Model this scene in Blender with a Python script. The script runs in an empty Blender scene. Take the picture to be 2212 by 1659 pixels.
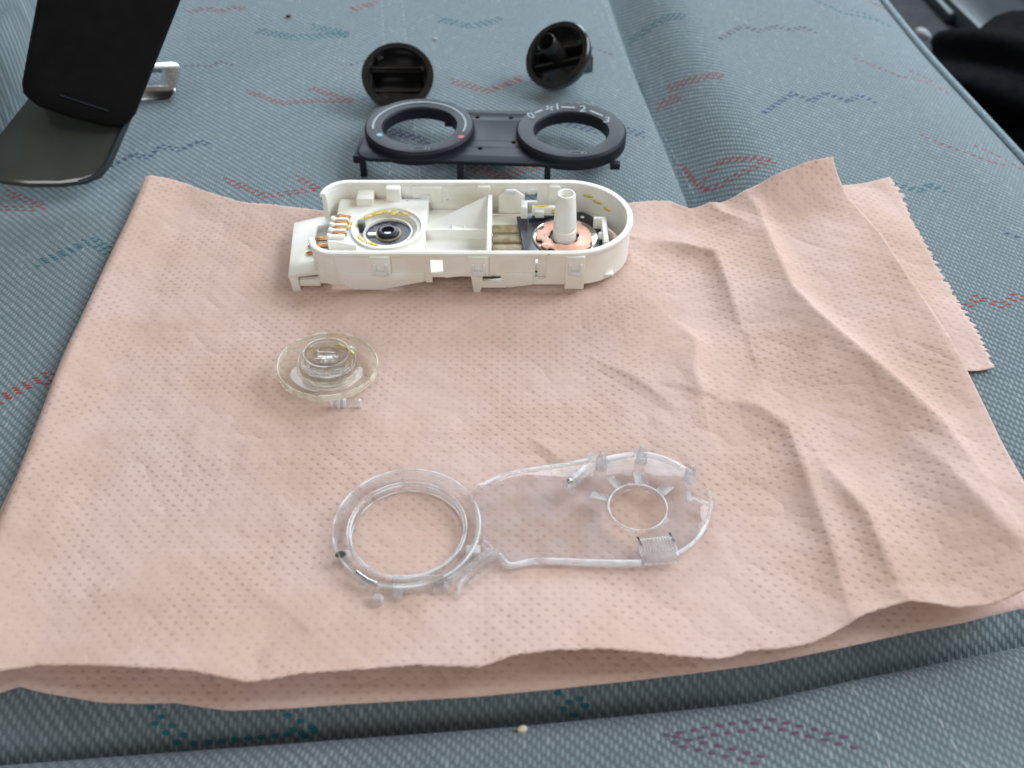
import bpy, bmesh, math, random
import numpy as np
from mathutils import Vector, Matrix

random.seed(7)
rng = np.random.default_rng(7)
scene = bpy.context.scene
col = scene.collection
MM = 0.001
PI = math.pi

# ---------------------------------------------------------------- camera
F_PX, PITCH, CAM_H = 2100.0, math.radians(44), 0.243      # pixel maths in a 2212 x 1659 frame
cam_data = bpy.data.cameras.new("camera")
cam = bpy.data.objects.new("camera", cam_data)
col.objects.link(cam)
cam.location = (0, 0, CAM_H)
cam.rotation_euler = (PI / 2 - PITCH, 0, 0)
cam_data.sensor_width = 36
cam_data.lens = F_PX / 2212 * 36
cam_data.clip_start = 0.01
cam_data.clip_end = 20
cam_data.dof.use_dof = True
cam_data.dof.focus_distance = 0.345
cam_data.dof.aperture_fstop = 13
scene.camera = cam

# ---------------------------------------------------------------- world and lamps (light through the car's windows)
world = bpy.data.worlds.new("World")
scene.world = world
world.use_nodes = True
bg = world.node_tree.nodes["Background"]
bg.inputs[0].default_value = (1.0, 0.89, 0.78, 1)
bg.inputs[1].default_value = 0.28


def area(name, loc, target, sx, sy, power, color):
    l = bpy.data.lights.new(name, 'AREA')
    l.shape = 'RECTANGLE'
    l.size, l.size_y, l.energy, l.color = sx, sy, power, color
    o = bpy.data.objects.new(name, l)
    col.objects.link(o)
    o.location = loc
    o.rotation_euler = (Vector(target) - Vector(loc)).to_track_quat('-Z', 'Y').to_euler()
    return o


area("window_light_far", (0.05, 1.40, 0.50), (0, 0.33, 0), 1.1, 0.42, 16.0, (0.78, 0.90, 1.0))
area("windscreen_light", (1.00, 0.62, 0.88), (0, 0.33, 0), 1.0, 0.7, 28.0, (0.84, 0.93, 1.0))
area("window_light_near", (-0.30, -0.75, 0.85), (0, 0.33, 0), 0.7, 0.45, 7.5, (0.96, 0.97, 1.0))

vs = scene.view_settings
vs.view_transform = 'Standard'
vs.look = 'None'
vs.gamma = 1
vs.use_curve_mapping = False
vs.exposure = -0.38
scene.render.engine = 'CYCLES'
cy = scene.cycles
cy.max_bounces = 14
cy.transparent_max_bounces = 24
cy.transmission_bounces = 12
cy.caustics_reflective = False
cy.caustics_refractive = False


# ---------------------------------------------------------------- pixel helpers (a pixel gives a direction; a plane gives the distance)
def ray(u, v):
    dx, dy = (u - 1106) / F_PX, (829.5 - v) / F_PX
    c, s = math.cos(PITCH), math.sin(PITCH)
    return Vector((dx, c + dy * s, -s + dy * c))


def pix(u, v, z=0.0):
    d = ray(u, v)
    t = (z - CAM_H) / d.z
    return Vector((d.x * t, d.y * t, z))


def pix_plane(u, v, p0, n):
    d = ray(u, v)
    o = Vector((0, 0, CAM_H))
    t = (Vector(p0) - o).dot(Vector(n)) / d.dot(Vector(n))
    return o + d * t


# ---------------------------------------------------------------- node helpers
class NB:
    def __init__(self, name):
        self.m = bpy.data.materials.new(name)
        self.m.use_nodes = True
        self.t = self.m.node_tree
        self.n, self.l = self.t.nodes, self.t.links
        self.bsdf = self.n["Principled BSDF"]
        self.out = self.n["Material Output"]

    def put(self, sock, v):
        if isinstance(v, bpy.types.NodeSocket):
            self.l.new(v, sock)
        elif isinstance(v, (tuple, list)) and len(v) == 3 and sock.type == 'RGBA':
            sock.default_value = (*v, 1)
        else:
            sock.default_value = v

    def math(self, op, a, b=None, c=None, clamp=False):
        nd = self.n.new("ShaderNodeMath")
        nd.operation = op
        nd.use_clamp = clamp
        for i, v in enumerate((a, b, c)):
            if v is not None:
                self.put(nd.inputs[i], v)
        return nd.outputs[0]

    def mix(self, f, a, b):
        nd = self.n.new("ShaderNodeMix")
        nd.data_type = 'RGBA'
        self.put(nd.inputs[0], f)
        self.put(nd.inputs[6], a)
        self.put(nd.inputs[7], b)
        return nd.outputs[2]

    def coords(self, which='Object'):
        return self.n.new("ShaderNodeTexCoord").outputs[which]

    def noise(self, vec, scale, detail=3, rough=0.5):
        nd = self.n.new("ShaderNodeTexNoise")
        self.put(nd.inputs['Vector'], vec)
        nd.inputs['Scale'].default_value = scale
        nd.inputs['Detail'].default_value = detail
        nd.inputs['Roughness'].default_value = rough
        return nd.outputs['Fac']

    def white(self, x, y):
        cb = self.n.new("ShaderNodeCombineXYZ")
        self.put(cb.inputs[0], x)
        self.put(cb.inputs[1], y)
        nd = self.n.new("ShaderNodeTexWhiteNoise")
        nd.noise_dimensions = '2D'
        self.l.new(cb.outputs[0], nd.inputs['Vector'])
        return nd.outputs['Value']

    def xyz(self, vec):
        s = self.n.new("ShaderNodeSeparateXYZ")
        self.l.new(vec, s.inputs[0])
        return s.outputs

    def ramp(self, v, a, b, c=0.0, d=1.0):
        nd = self.n.new("ShaderNodeMapRange")
        nd.interpolation_type = 'SMOOTHSTEP'
        self.put(nd.inputs[0], v)
        for i, x in enumerate((a, b, c, d)):
            nd.inputs[i + 1].default_value = x
        return nd.outputs[0]

    def bump(self, h, strength, dist):
        nd = self.n.new("ShaderNodeBump")
        nd.inputs['Strength'].default_value = strength
        nd.inputs['Distance'].default_value = dist
        self.l.new(h, nd.inputs['Height'])
        return nd.outputs[0]

    def set(self, **kw):
        for k, v in kw.items():
            self.put(self.bsdf.inputs[k.replace('_', ' ')], v)
        return self.m


def plastic(name, c1, c2, rough, scale=220, bump=0.0, spec=0.5, metallic=0.0):
    b = NB(name)
    co = b.coords()
    f = b.ramp(b.noise(co, scale, 4), 0.35, 0.65)
    b.set(Base_Color=b.mix(f, c1, c2), Metallic=metallic)
    b.bsdf.inputs['Specular IOR Level'].default_value = spec
    b.put(b.bsdf.inputs['Roughness'], b.ramp(b.noise(co, scale * 2.3, 3), 0.3, 0.7, rough * 0.93, rough * 1.1))
    if bump:
        b.put(b.bsdf.inputs['Normal'], b.bump(b.noise(co, 3200, 2), bump, 0.0002))
    return b.m


def make_fabric(name, light, dark, tone=1.0):
    b = NB(name)
    co = b.coords()
    x, y, z = b.xyz(co)
    X = b.math('MULTIPLY', x, 1 / 0.00128)
    wob = b.math('MULTIPLY', b.math('SUBTRACT', b.noise(co, 25, 2), 0.5), 1.6)
    X = b.math('ADD', X, wob)
    ci = b.math('FLOOR', X)
    fx = b.math('FRACT', X)
    Y = b.math('ADD', b.math('MULTIPLY', y, 1 / 0.00345), b.math('MULTIPLY', ci, 1.35 / 4.05))
    Y = b.math('ADD', Y, b.math('MULTIPLY', wob, 0.4))
    ri = b.math('FLOOR', Y)
    fy = b.math('FRACT', Y)
    rnd = b.white(ci, ri)
    hx = b.math('POWER', b.math('SINE', b.math('MULTIPLY', fx, PI)), 0.6)
    hy = b.math('MAXIMUM', b.math('SINE', b.math('MULTIPLY', b.math('MINIMUM', b.math('DIVIDE', fy, 0.74), 1.0), PI)), 0.001)
    h = b.math('MULTIPLY', hx, b.math('POWER', hy, 0.6))
    fac = b.math('MULTIPLY', h, b.math('ADD', 0.62, b.math('MULTIPLY', rnd, 0.55)), clamp=True)
    big = b.ramp(b.noise(co, 14, 3), 0.3, 0.7)
    c = b.mix(fac, dark, light)
    c = b.mix(b.math('MULTIPLY', big, 0.25), c, tuple(v * 0.72 for v in light))
    c = b.mix(b.math('MULTIPLY', b.math('GREATER_THAN', rnd, 0.975), 0.10), c, (0.5, 0.55, 0.52))
    fuzz = b.noise(co, 5200, 2)
    c = b.mix(b.math('MULTIPLY', b.math('SUBTRACT', fuzz, 0.4), 0.5, clamp=True), c, tuple(min(1, v * 1.5) for v in light))
    hh = b.math('ADD', h, b.math('MULTIPLY', fuzz, 0.35))
    b.set(Base_Color=c, Roughness=0.92, Normal=b.bump(hh, 0.6, 0.00055))
    b.bsdf.inputs['Sheen Weight'].default_value = 0.25
    b.bsdf.inputs['Sheen Roughness'].default_value = 0.5
    b.bsdf.inputs['Sheen Tint'].default_value = (0.75, 0.9, 1.0, 1)
    b.bsdf.inputs['Specular IOR Level'].default_value = 0.2
    return b.m


def make_paper(name):
    b = NB(name)
    uv = b.coords('UV')                                  # UV holds sheet millimetres
    u, v, _ = b.xyz(uv)
    wob = b.math('MULTIPLY', b.math('SUBTRACT', b.noise(uv, 0.08, 2), 0.5), 1.2)

    def dots(ou, ov):
        U = b.math('ADD', b.math('ADD', b.math('DIVIDE', u, 4.3), ou), b.math('MULTIPLY', wob, 0.12))
        V = b.math('ADD', b.math('ADD', b.math('DIVIDE', v, 4.1), ov), b.math('MULTIPLY', wob, 0.12))
        du = b.math('SUBTRACT', b.math('FRACT', U), 0.5)
        dv = b.math('SUBTRACT', b.math('FRACT', V), 0.5)
        d = b.math('SQRT', b.math('ADD', b.math('POWER', b.math('MULTIPLY', du, 4.3), 2.0), b.math('POWER', b.math('MULTIPLY', dv, 4.1 * 1.15), 2.0)))
        return b.ramp(d, 0.15, 1.08, 1.0, 0.0)
    dot = b.math('MAXIMUM', dots(0, 0), dots(0.5, 0.5))
    worn = b.ramp(b.noise(uv, 0.035, 3), 0.38, 0.62, 0.35, 1.0)
    dot = b.math('MULTIPLY', dot, worn)
    fib = b.noise(uv, 2.4, 4, 0.65)
    tone = b.ramp(b.noise(uv, 0.022, 3), 0.35, 0.68)
    c = b.mix(tone, (0.75, 0.56, 0.495), (0.69, 0.485, 0.395))
    c = b.mix(b.math('MULTIPLY', dot, 0.40), c, (0.48, 0.29, 0.205))
    c = b.mix(b.math('MULTIPLY', b.math('SUBTRACT', fib, 0.45), 0.8, clamp=True), c, (0.80, 0.66, 0.61))
    speck = b.math('GREATER_THAN', b.noise(uv, 1.3, 0), 0.83)
    c = b.mix(b.math('MULTIPLY', speck, 0.5), c, (0.25, 0.16, 0.12))
    h = b.math('SUBTRACT', b.math('MULTIPLY', fib, 0.45), dot)
    n1 = b.bump(h, 0.5, 0.00030)
    rid = b.math('ABSOLUTE', b.math('SUBTRACT', b.noise(uv, 0.045, 2, 0.55), 0.5))
    rid2 = b.math('ABSOLUTE', b.math('SUBTRACT', b.noise(uv, 0.13, 2, 0.5), 0.5))
    crk = b.n.new("ShaderNodeBump")
    crk.inputs['Strength'].default_value = 0.55
    crk.inputs['Distance'].default_value = 0.0045
    b.l.new(b.math('ADD', rid, b.math('MULTIPLY', rid2, 0.22)), crk.inputs['Height'])
    b.l.new(n1, crk.inputs['Normal'])
    nrm = crk.outputs[0]
    b.set(Base_Color=c, Roughness=0.95, Normal=nrm)
    b.bsdf.inputs['Specular IOR Level'].default_value = 0.1
    tr = b.n.new("ShaderNodeBsdfTranslucent")
    b.l.new(c, tr.inputs[0])
    mx = b.n.new("ShaderNodeMixShader")
    mx.inputs[0].default_value = 0.2
    b.l.new(b.bsdf.outputs[0], mx.inputs[1])
    b.l.new(tr.outputs[0], mx.inputs[2])
    b.l.new(mx.outputs[0], b.out.inputs[0])
    return b.m


def make_clear(name, tint, rough=0.03, body=0.0, body_col=(0.8, 0.8, 0.8), glass=0.0):
    """Clear moulded plastic: part sharp see-through, part refracting body, plus a little haze."""
    b = NB(name)
    tr = b.n.new("ShaderNodeBsdfTransparent")
    tr.inputs[0].default_value = (*tint, 1)
    gl = b.n.new("ShaderNodeBsdfGlossy")
    gl.inputs['Roughness'].default_value = rough
    fr = b.n.new("ShaderNodeLayerWeight")
    fr.inputs[0].default_value = 0.5
    co = b.coords()
    nrm = b.bump(b.noise(co, 200, 2), 0.05, 0.0006)
    b.l.new(nrm, fr.inputs['Normal'])
    b.l.new(nrm, gl.inputs['Normal'])
    m1 = b.n.new("ShaderNodeMixShader")
    fac = b.math('ADD', 0.022, b.math('MULTIPLY', b.math('POWER', fr.outputs['Facing'], 4.0), 0.8))
    b.l.new(fac, m1.inputs[0])
    b.l.new(tr.outputs[0], m1.inputs[1])
    b.l.new(gl.outputs[0], m1.inputs[2])
    gs = b.n.new("ShaderNodeBsdfGlass")
    gs.inputs['IOR'].default_value = 1.49
    gs.inputs['Roughness'].default_value = rough
    gs.inputs[0].default_value = (*tint, 1)
    b.l.new(nrm, gs.inputs['Normal'])
    m2 = b.n.new("ShaderNodeMixShader")
    m2.inputs[0].default_value = glass
    b.l.new(m1.outputs[0], m2.inputs[1])
    b.l.new(gs.outputs[0], m2.inputs[2])
    last = m2
    if body:
        df = b.n.new("ShaderNodeBsdfDiffuse")
        df.inputs[0].default_value = (*body_col, 1)
        m3 = b.n.new("ShaderNodeMixShader")
        b.put(m3.inputs[0], b.ramp(b.noise(co, 150, 1), 0.36, 0.66, body * 0.25, body * 1.6))
        b.l.new(m2.outputs[0], m3.inputs[1])
        b.l.new(df.outputs[0], m3.inputs[2])
        last = m3
    b.l.new(last.outputs[0], b.out.inputs[0])
    return b.m


M = {}
M['fabric'] = make_fabric("seat_fabric", (0.235, 0.288, 0.308), (0.098, 0.125, 0.138))
M['paper'] = make_paper("paper")
M['white'] = plastic("white_plastic", (0.85, 0.845, 0.795), (0.79, 0.765, 0.67), 0.40, 70, 0.06)
M['white_clip'] = plastic("white_clip_plastic", (0.76, 0.77, 0.74), (0.70, 0.71, 0.67), 0.3, 160)
M['black'] = plastic("black_bezel_plastic", (0.011, 0.014, 0.021), (0.012, 0.015, 0.022), 0.5, 20, 0.08, 0.22)
M['knob'] = plastic("black_knob_plastic", (0.010, 0.010, 0.010), (0.016, 0.015, 0.014), 0.22, 120, 0.03)
M['carbon'] = plastic("black_board", (0.012, 0.014, 0.022), (0.020, 0.022, 0.032), 0.35, 300)
M['track'] = plastic("carbon_track", (0.025, 0.025, 0.035), (0.045, 0.045, 0.06), 0.3, 400)
M['trim'] = plastic("black_trim", (0.003, 0.003, 0.003), (0.004, 0.0035, 0.0035), 0.7, 60, 0, 0.12)
M['cover'] = plastic("dark_cover_plastic", (0.030, 0.036, 0.030), (0.045, 0.052, 0.042), 0.16, 25, 0, 0.7)
M['steel'] = plastic("steel", (0.62, 0.63, 0.64), (0.50, 0.51, 0.53), 0.22, 500, 0, 0.5, 1.0)
M['silver'] = plastic("silvered_ring", (0.80, 0.78, 0.72), (0.66, 0.64, 0.58), 0.16, 700, 0, 0.5, 1.0)
M['copper'] = plastic("copper_disc", (0.86, 0.50, 0.38), (0.80, 0.44, 0.32), 0.45, 500, 0.1, 0.5, 0.35)
M['pin'] = plastic("copper_pin", (0.82, 0.42, 0.18), (0.62, 0.30, 0.12), 0.3, 900, 0, 0.5, 1.0)
M['terminal'] = plastic("tarnished_terminal", (0.40, 0.34, 0.22), (0.27, 0.20, 0.11), 0.42, 260, 0, 0.5, 0.2)
M['grease'] = plastic("yellow_grease", (0.72, 0.58, 0.14), (0.60, 0.44, 0.06), 0.25, 600)
M['print'] = plastic("grey_print", (0.34, 0.39, 0.42), (0.28, 0.33, 0.36), 0.6, 900)
M['print_thin'] = plastic("thin_grey_print", (0.16, 0.20, 0.22), (0.12, 0.16, 0.18), 0.6, 900)
M['print_blue'] = plastic("blue_print", (0.14, 0.42, 0.75), (0.12, 0.38, 0.70), 0.6, 900)
M['print_red'] = plastic("red_print", (0.62, 0.10, 0.10), (0.55, 0.08, 0.09), 0.6, 900)
M['clear'] = make_clear("clear_plastic", (0.992, 0.993, 0.995))
M['clear_sheet'] = make_clear("clear_sheet", (0.985, 0.984, 0.99), 0.05, 0.055, (0.80, 0.79, 0.84))
M['clear_edge'] = make_clear("clear_plastic_rail", (0.985, 0.988, 0.99), 0.05, 0.10, (0.85, 0.88, 0.9), 0.02)  # whitish haze in the colour stands in for bright edge highlights
M['clear_yellow'] = make_clear("yellowed_clear_plastic", (0.992, 0.99, 0.965), 0.04, 0.03, (0.85, 0.83, 0.70), 0.0)
M['glint'] = make_clear("painted_edge_highlight", (0.98, 0.985, 0.99), 0.12, 0.42, (0.93, 0.95, 0.97), 0.0)  # pale body colour paints in the highlights along moulded edges
M['edge_glow_yellow'] = make_clear("yellowed_edge_glow", (0.97, 0.965, 0.92), 0.1, 0.34, (0.94, 0.93, 0.84), 0.0)  # yellowed plastic, with the rim's glow put into its pale body
M['clear_hub'] = make_clear("clear_hub_plastic", (0.975, 0.975, 0.965), 0.02, 0.0, (1, 1, 1), 0.22)
M['frost'] = make_clear("frosted_plastic", (0.93, 0.94, 0.95), 0.3, 0.33, (0.86, 0.87, 0.86), 0.05)
M['ink'] = plastic("dark_ink", (0.02, 0.018, 0.018), (0.04, 0.035, 0.03), 0.6)
M['floor'] = plastic("floor_rubber", (0.005, 0.006, 0.009), (0.009, 0.011, 0.015), 0.5, 40, 0, 0.2)
M['sill'] = plastic("sill_plastic", (0.018, 0.030, 0.036), (0.026, 0.038, 0.046), 0.3, 40, 0, 0.4)
M['floor_reflection'] = plastic("painted_floor_reflection", (0.30, 0.33, 0.36), (0.36, 0.36, 0.38), 0.35, 60)  # lighter grey imitating reflections on the dark floor
M['bundle'] = plastic("black_cloth", (0.0025, 0.0025, 0.004), (0.004, 0.004, 0.006), 0.9, 90, 0.2, 0.08)
M['stitch'] = plastic("stitch_thread", (0.40, 0.44, 0.45), (0.30, 0.34, 0.36), 0.9)
M['piping'] = plastic("piping_fabric", (0.24, 0.31, 0.34), (0.17, 0.23, 0.26), 0.8, 500, 0.4)
M['crumb'] = plastic("crumb", (0.66, 0.58, 0.45), (0.5, 0.42, 0.30), 0.8)
M['seed'] = plastic("seed", (0.03, 0.02, 0.02), (0.05, 0.03, 0.03), 0.6)
YARN = {'red': (0.33, 0.06, 0.05), 'teal': (0.015, 0.15, 0.175), 'purple': (0.13, 0.075, 0.13), 'blue': (0.045, 0.07, 0.17)}
for k, c in YARN.items():
    M['yarn_' + k] = plastic(k + "_yarn", c, tuple(x * 0.8 for x in c), 0.9, 2500, 0.5)


# ---------------------------------------------------------------- object helpers
def link(name, me, mat=None, parent=None, smooth=False):
    o = bpy.data.objects.new(name, me)
    col.objects.link(o)
    if mat is not None:
        me.materials.clear()
        me.materials.append(M[mat])
    if parent is not None:
        o.parent = parent
    if smooth:
        me.polygons.foreach_set('use_smooth', [True] * len(me.polygons))
    return o


def empty(name, loc=(0, 0, 0), rot=(0, 0, 0)):
    o = bpy.data.objects.new(name, None)
    col.objects.link(o)
    o.location, o.rotation_euler = loc, rot
    o.empty_display_size = 0.01
    return o


def tag(o, label=None, cat=None, group=None, kind=None):
    for k, v in (('label', label), ('category', cat), ('group', group), ('kind', kind)):
        if v:
            o[k] = v
    return o


def auto_smooth(o, ang=35):
    me = o.data
    me.polygons.foreach_set('use_smooth', [True] * len(me.polygons))
    me.set_sharp_from_angle(angle=math.radians(ang))
    return o


def slab(name, outer, holes, z0, z1, mat, parent=None, bevel=0.0003, flat=None):
    """A flat plate: 2-D outline with holes, thickness z0..z1, edges rounded. flat maps the finished vertices."""
    cu = bpy.data.curves.new(name, 'CURVE')
    cu.dimensions = '2D'
    cu.fill_mode = 'BOTH'
    h = (z1 - z0) / 2
    bevel = min(bevel, h * 0.8)
    cu.extrude = h - bevel
    cu.bevel_depth = bevel
    cu.bevel_resolution = 1
    cu.offset = -bevel
    for poly in [outer] + list(holes):
        sp = cu.splines.new('POLY')
        sp.points.add(len(poly) - 1)
        for p, q in zip(sp.points, poly):
            p.co = (q[0], q[1], 0, 1)
        sp.use_cyclic_u = True
    tmp = bpy.data.objects.new("tmp", cu)
    me = bpy.data.meshes.new_from_object(tmp)
    bpy.data.objects.remove(tmp)
    bpy.data.curves.remove(cu)
    zc = (z0 + z1) / 2
    for v in me.vertices:
        v.co.z += zc
        if flat:
            v.co = flat(v.co)
    bm = bmesh.new()
    bm.from_mesh(me)
    bmesh.ops.remove_doubles(bm, verts=bm.verts, dist=1e-6)
    bmesh.ops.recalc_face_normals(bm, faces=bm.faces)
    bm.to_mesh(me)
    bm.free()
    return auto_smooth(link(name, me, mat, parent))


def circle(cx, cy, r, n=48, a0=0.0, a1=2 * PI):
    full = abs(a1 - a0 - 2 * PI) < 1e-6
    m = n if full else n + 1
    return [(cx + r * math.cos(a0 + (a1 - a0) * i / n), cy + r * math.sin(a0 + (a1 - a0) * i / n)) for i in range(m)]


def lathe(name, prof, mat, parent=None, n=64, loc=(0, 0, 0), closed=True):
    bm = bmesh.new()
    rings = []
    for r, z in prof:
        if r < 1e-7:
            rings.append([bm.verts.new((0, 0, z))])
        else:
            rings.append([bm.verts.new((r * math.cos(2 * PI * i / n), r * math.sin(2 * PI * i / n), z)) for i in range(n)])
    pairs = list(zip(rings[:-1], rings[1:]))
    if closed:
        pairs.append((rings[-1], rings[0]))
    for a, b in pairs:
        if len(a) == 1 and len(b) == 1:
            continue
        for i in range(n):
            j = (i + 1) % n
            if len(a) == 1:
                bm.faces.new((a[0], b[i], b[j]))
            elif len(b) == 1:
                bm.faces.new((a[i], a[j], b[0]))
            else:
                bm.faces.new((a[i], a[j], b[j], b[i]))
    bmesh.ops.recalc_face_normals(bm, faces=bm.faces)
    me = bpy.data.meshes.new(name)
    bm.to_mesh(me)
    bm.free()
    o = auto_smooth(link(name, me, mat, parent))
    o.location = loc
    return o


def box(name, x0, x1, y0, y1, z0, z1, mat, parent=None, bevel=0.0003, shape=None):
    bm = bmesh.new()
    bmesh.ops.create_cube(bm, size=1)
    for v in bm.verts:
        v.co = ((x0 + x1) / 2 + v.co.x * (x1 - x0), (y0 + y1) / 2 + v.co.y * (y1 - y0), (z0 + z1) / 2 + v.co.z * (z1 - z0))
        if shape:
            v.co = shape(v.co)
    b = min(bevel, abs(x1 - x0) / 3, abs(y1 - y0) / 3, abs(z1 - z0) / 3)
    if b > 0:
        bmesh.ops.bevel(bm, geom=bm.edges[:], offset=b, segments=2, affect='EDGES', profile=0.5)
    me = bpy.data.meshes.new(name)
    bm.to_mesh(me)
    bm.free()
    return auto_smooth(link(name, me, mat, parent))


def tube(name, pts, rad, mat, parent=None, n=10, squash=1.0):
    """A round bar along a polyline; rad may be a list."""
    pts = [Vector(p) for p in pts]
    rads = rad if isinstance(rad, (list, tuple)) else [rad] * len(pts)
    bm = bmesh.new()
    rings = []
    for i, p in enumerate(pts):
        d = (pts[min(i + 1, len(pts) - 1)] - pts[max(i - 1, 0)]).normalized()
        side = d.cross(Vector((0, 0, 1)))
        if side.length < 1e-4:
            side = Vector((1, 0, 0))
        side.normalize()
        up = side.cross(d)
        rings.append([bm.verts.new(p + (side * math.cos(2 * PI * k / n) + up * math.sin(2 * PI * k / n) * squash) * rads[i]) for k in range(n)])
    for a, b in zip(rings[:-1], rings[1:]):
        for k in range(n):
            bm.faces.new((a[k], a[(k + 1) % n], b[(k + 1) % n], b[k]))
    bm.faces.new(rings[0])
    bm.faces.new(rings[-1])
    bmesh.ops.recalc_face_normals(bm, faces=bm.faces)
    me = bpy.data.meshes.new(name)
    bm.to_mesh(me)
    bm.free()
    return auto_smooth(link(name, me, mat, parent), 50)


def blob(name, loc, size, mat, parent=None, seed=0, rough=0.3, sub=3):
    r = random.Random(seed)
    bm = bmesh.new()
    bmesh.ops.create_icosphere(bm, subdivisions=sub, radius=1)
    ph = [(r.uniform(1, 3), r.uniform(1, 3), r.uniform(1, 3), r.uniform(0, 6)) for _ in range(5)]
    for v in bm.verts:
        k = 1 + rough * sum(math.sin(a * v.co.x * 2 + b * v.co.y * 2 + c * v.co.z * 2 + d) for a, b, c, d in ph) / 5
        v.co = Vector((v.co.x * size[0], v.co.y * size[1], v.co.z * size[2])) * k
    me = bpy.data.meshes.new(name)
    bm.to_mesh(me)
    bm.free()
    o = link(name, me, mat, parent, True)
    o.location = loc
    return o


def grid_mesh(name, P, mat, parent=None, uv=None, thick=0.0, cyc=False):
    """P: (rows, cols, 3) array."""
    R, C, _ = P.shape
    me = bpy.data.meshes.new(name)
    idx = np.arange(R * C).reshape(R, C)
    f = np.stack([idx[:-1, :-1], idx[:-1, 1:], idx[1:, 1:], idx[1:, :-1]], -1).reshape(-1, 4)
    me.from_pydata(P.reshape(-1, 3).tolist(), [], f.tolist())
    if uv is not None:
        lay = me.uv_layers.new(name="UVMap")
        lay.data.foreach_set('uv', uv.reshape(-1, 2)[f.reshape(-1)].astype(np.float32).ravel())
    o = link(name, me, mat, parent, True)
    if thick:
        md = o.modifiers.new("thickness", 'SOLIDIFY')
        md.thickness = thick
        md.offset = -1
    return o


def smooth(a, b, x):
    t = np.clip((x - a) / (b - a), 0, 1)
    return t * t * (3 - 2 * t)


# ================================================================ THE CAR SEAT
# all heights in metres; the flat middle of the cushion is z = 0
CREASE_D = 0.021
_cr = [pix(u, v, -0.010) for u, v in ((-150, 1652), (0, 1640), (530, 1600), (1106, 1556), (1620, 1505), (1850, 1455), (2212, 1385), (2400, 1345))]
_crx, _cry = np.array([p.x for p in _cr]), np.array([p.y for p in _cr])
_g1, _g2 = pix(1330, 0), pix(1500, 400)
_e1, _e2 = pix(1905, 0), pix(2216, 330)


def line_x(p, q, y):
    return p.x + (q.x - p.x) * (y - p.y) / (q.y - p.y)


def crease_y(x):
    return np.interp(x, _crx, _cry)


_wv = [(rng.uniform(8, 40), rng.uniform(0, PI), rng.uniform(0, 6)) for _ in range(8)]


def seat_z(x, y):
    x, y = np.asarray(x, float), np.asarray(y, float)
    d = y - crease_y(x)
    L, R = 0.050, 0.010
    far_side = -CREASE_D * np.clip(1 - (d - 0.002) / L, 0, 1) ** 2
    roll = -0.006 - R + np.sqrt(np.clip(R * R - np.clip(d + R, 0, R) ** 2, 0, None)) + 0.10 * np.clip(-d - R, 0, 0.2)
    wall = -0.016 + (-CREASE_D + 0.016) * np.clip(d / 0.002, 0, 1)
    near = np.where(d >= 0.002, far_side, np.where(d >= 0, wall, roll))
    fade = smooth(0.0, 0.05, d)
    g = x - line_x(_g1, _g2, y)
    groove = -0.020 * np.exp(-np.abs(g / np.where(g > 0, 0.018, 0.0026)) ** 1.6) + 0.007 * smooth(0.0, 0.04, g) - 0.003 * np.exp(-(np.minimum(g, 0) / 0.022) ** 2) * (g < 0)
    e = line_x(_e1, _e2, y) - x
    edge = -0.012 * np.clip(1 - e / 0.045, 0, 1.2) ** 2
    w = sum(np.sin(k * (x * math.cos(a) + y * math.sin(a)) + p) for k, a, p in _wv) * 0.00018
    hill = 0.010 * smooth(0.50, 0.72, y)
    return near + fade * (groove + edge) + w + hill


def sz(x, y):
    return float(seat_z(x, y))


seat = empty("car_seat")
tag(seat, "grey-blue woven car seat with small red, teal and blue chevrons, under everything", "car seat")
nx = 230
sx = np.linspace(0, 1, nx)
rows = []
near_d = [('n', t) for t in np.linspace(0, 1, 26)] + [('d', d) for d in list(np.linspace(-0.0115, -0.0005, 14)) + [0, 0.0004, 0.0008, 0.0012, 0.0016, 0.002, 0.003]] + [('f', t) for t in np.linspace(0, 1, 250)]
for kind_, t in near_d:
    if kind_ == 'n':
        y = lambda X: 0.02 + (crease_y(X) - 0.012 - 0.02) * t
    elif kind_ == 'd':
        y = lambda X: crease_y(X) + t
    else:
        y = lambda X: crease_y(X) + 0.004 + (0.75 - crease_y(X) - 0.004) * t
    X = -0.36 + sx * (0.25 + 0.36)
    for _ in range(3):
        Y = y(X)
        X = -0.36 + sx * (line_x(_e1, _e2, Y) + 0.36)
    Y = y(X)
    Z = seat_z(X, Y)
    r = [(a, b, c) for a, b, c in zip(X, Y, Z)]
    xe, ye, ze = r[-1]
    for k in range(1, 8):                                    # the side wall below the piping
        q = k / 7
        r.append((xe + 0.003 * math.sin(min(q * 4, 1) * PI / 2), ye, ze - 0.15 * q ** 1.5))
    rows.append(r)
grid_mesh("cushion", np.array(rows), 'fabric', seat)
pts = [(line_x(_e1, _e2, y) + 0.0015, y, sz(line_x(_e1, _e2, y), y) + 0.0008) for y in np.linspace(0.16, 0.74, 60)]
tube("piping", pts, 0.0019, 'piping', seat)


def yarn_dash(bm, x, y, lx, ly, ang, lift=0.00035):
    """One float of coloured yarn: a small domed lozenge lying on the cloth."""
    c, s = math.cos(ang), math.sin(ang)
    ring = []
    for k in range(8):
        a = 2 * PI * k / 8
        px, py = lx * math.cos(a) * 0.5, ly * math.sin(a) * 0.5
        X, Y = x + px * c - py * s, y + px * s + py * c
        ring.append(bm.verts.new((X, Y, sz(X, Y) + 0.00005)))
    top = bm.verts.new((x, y, sz(x, y) + lift))
    for k in range(8):
        bm.faces.new((ring[k], ring[(k + 1) % 8], top))


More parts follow.
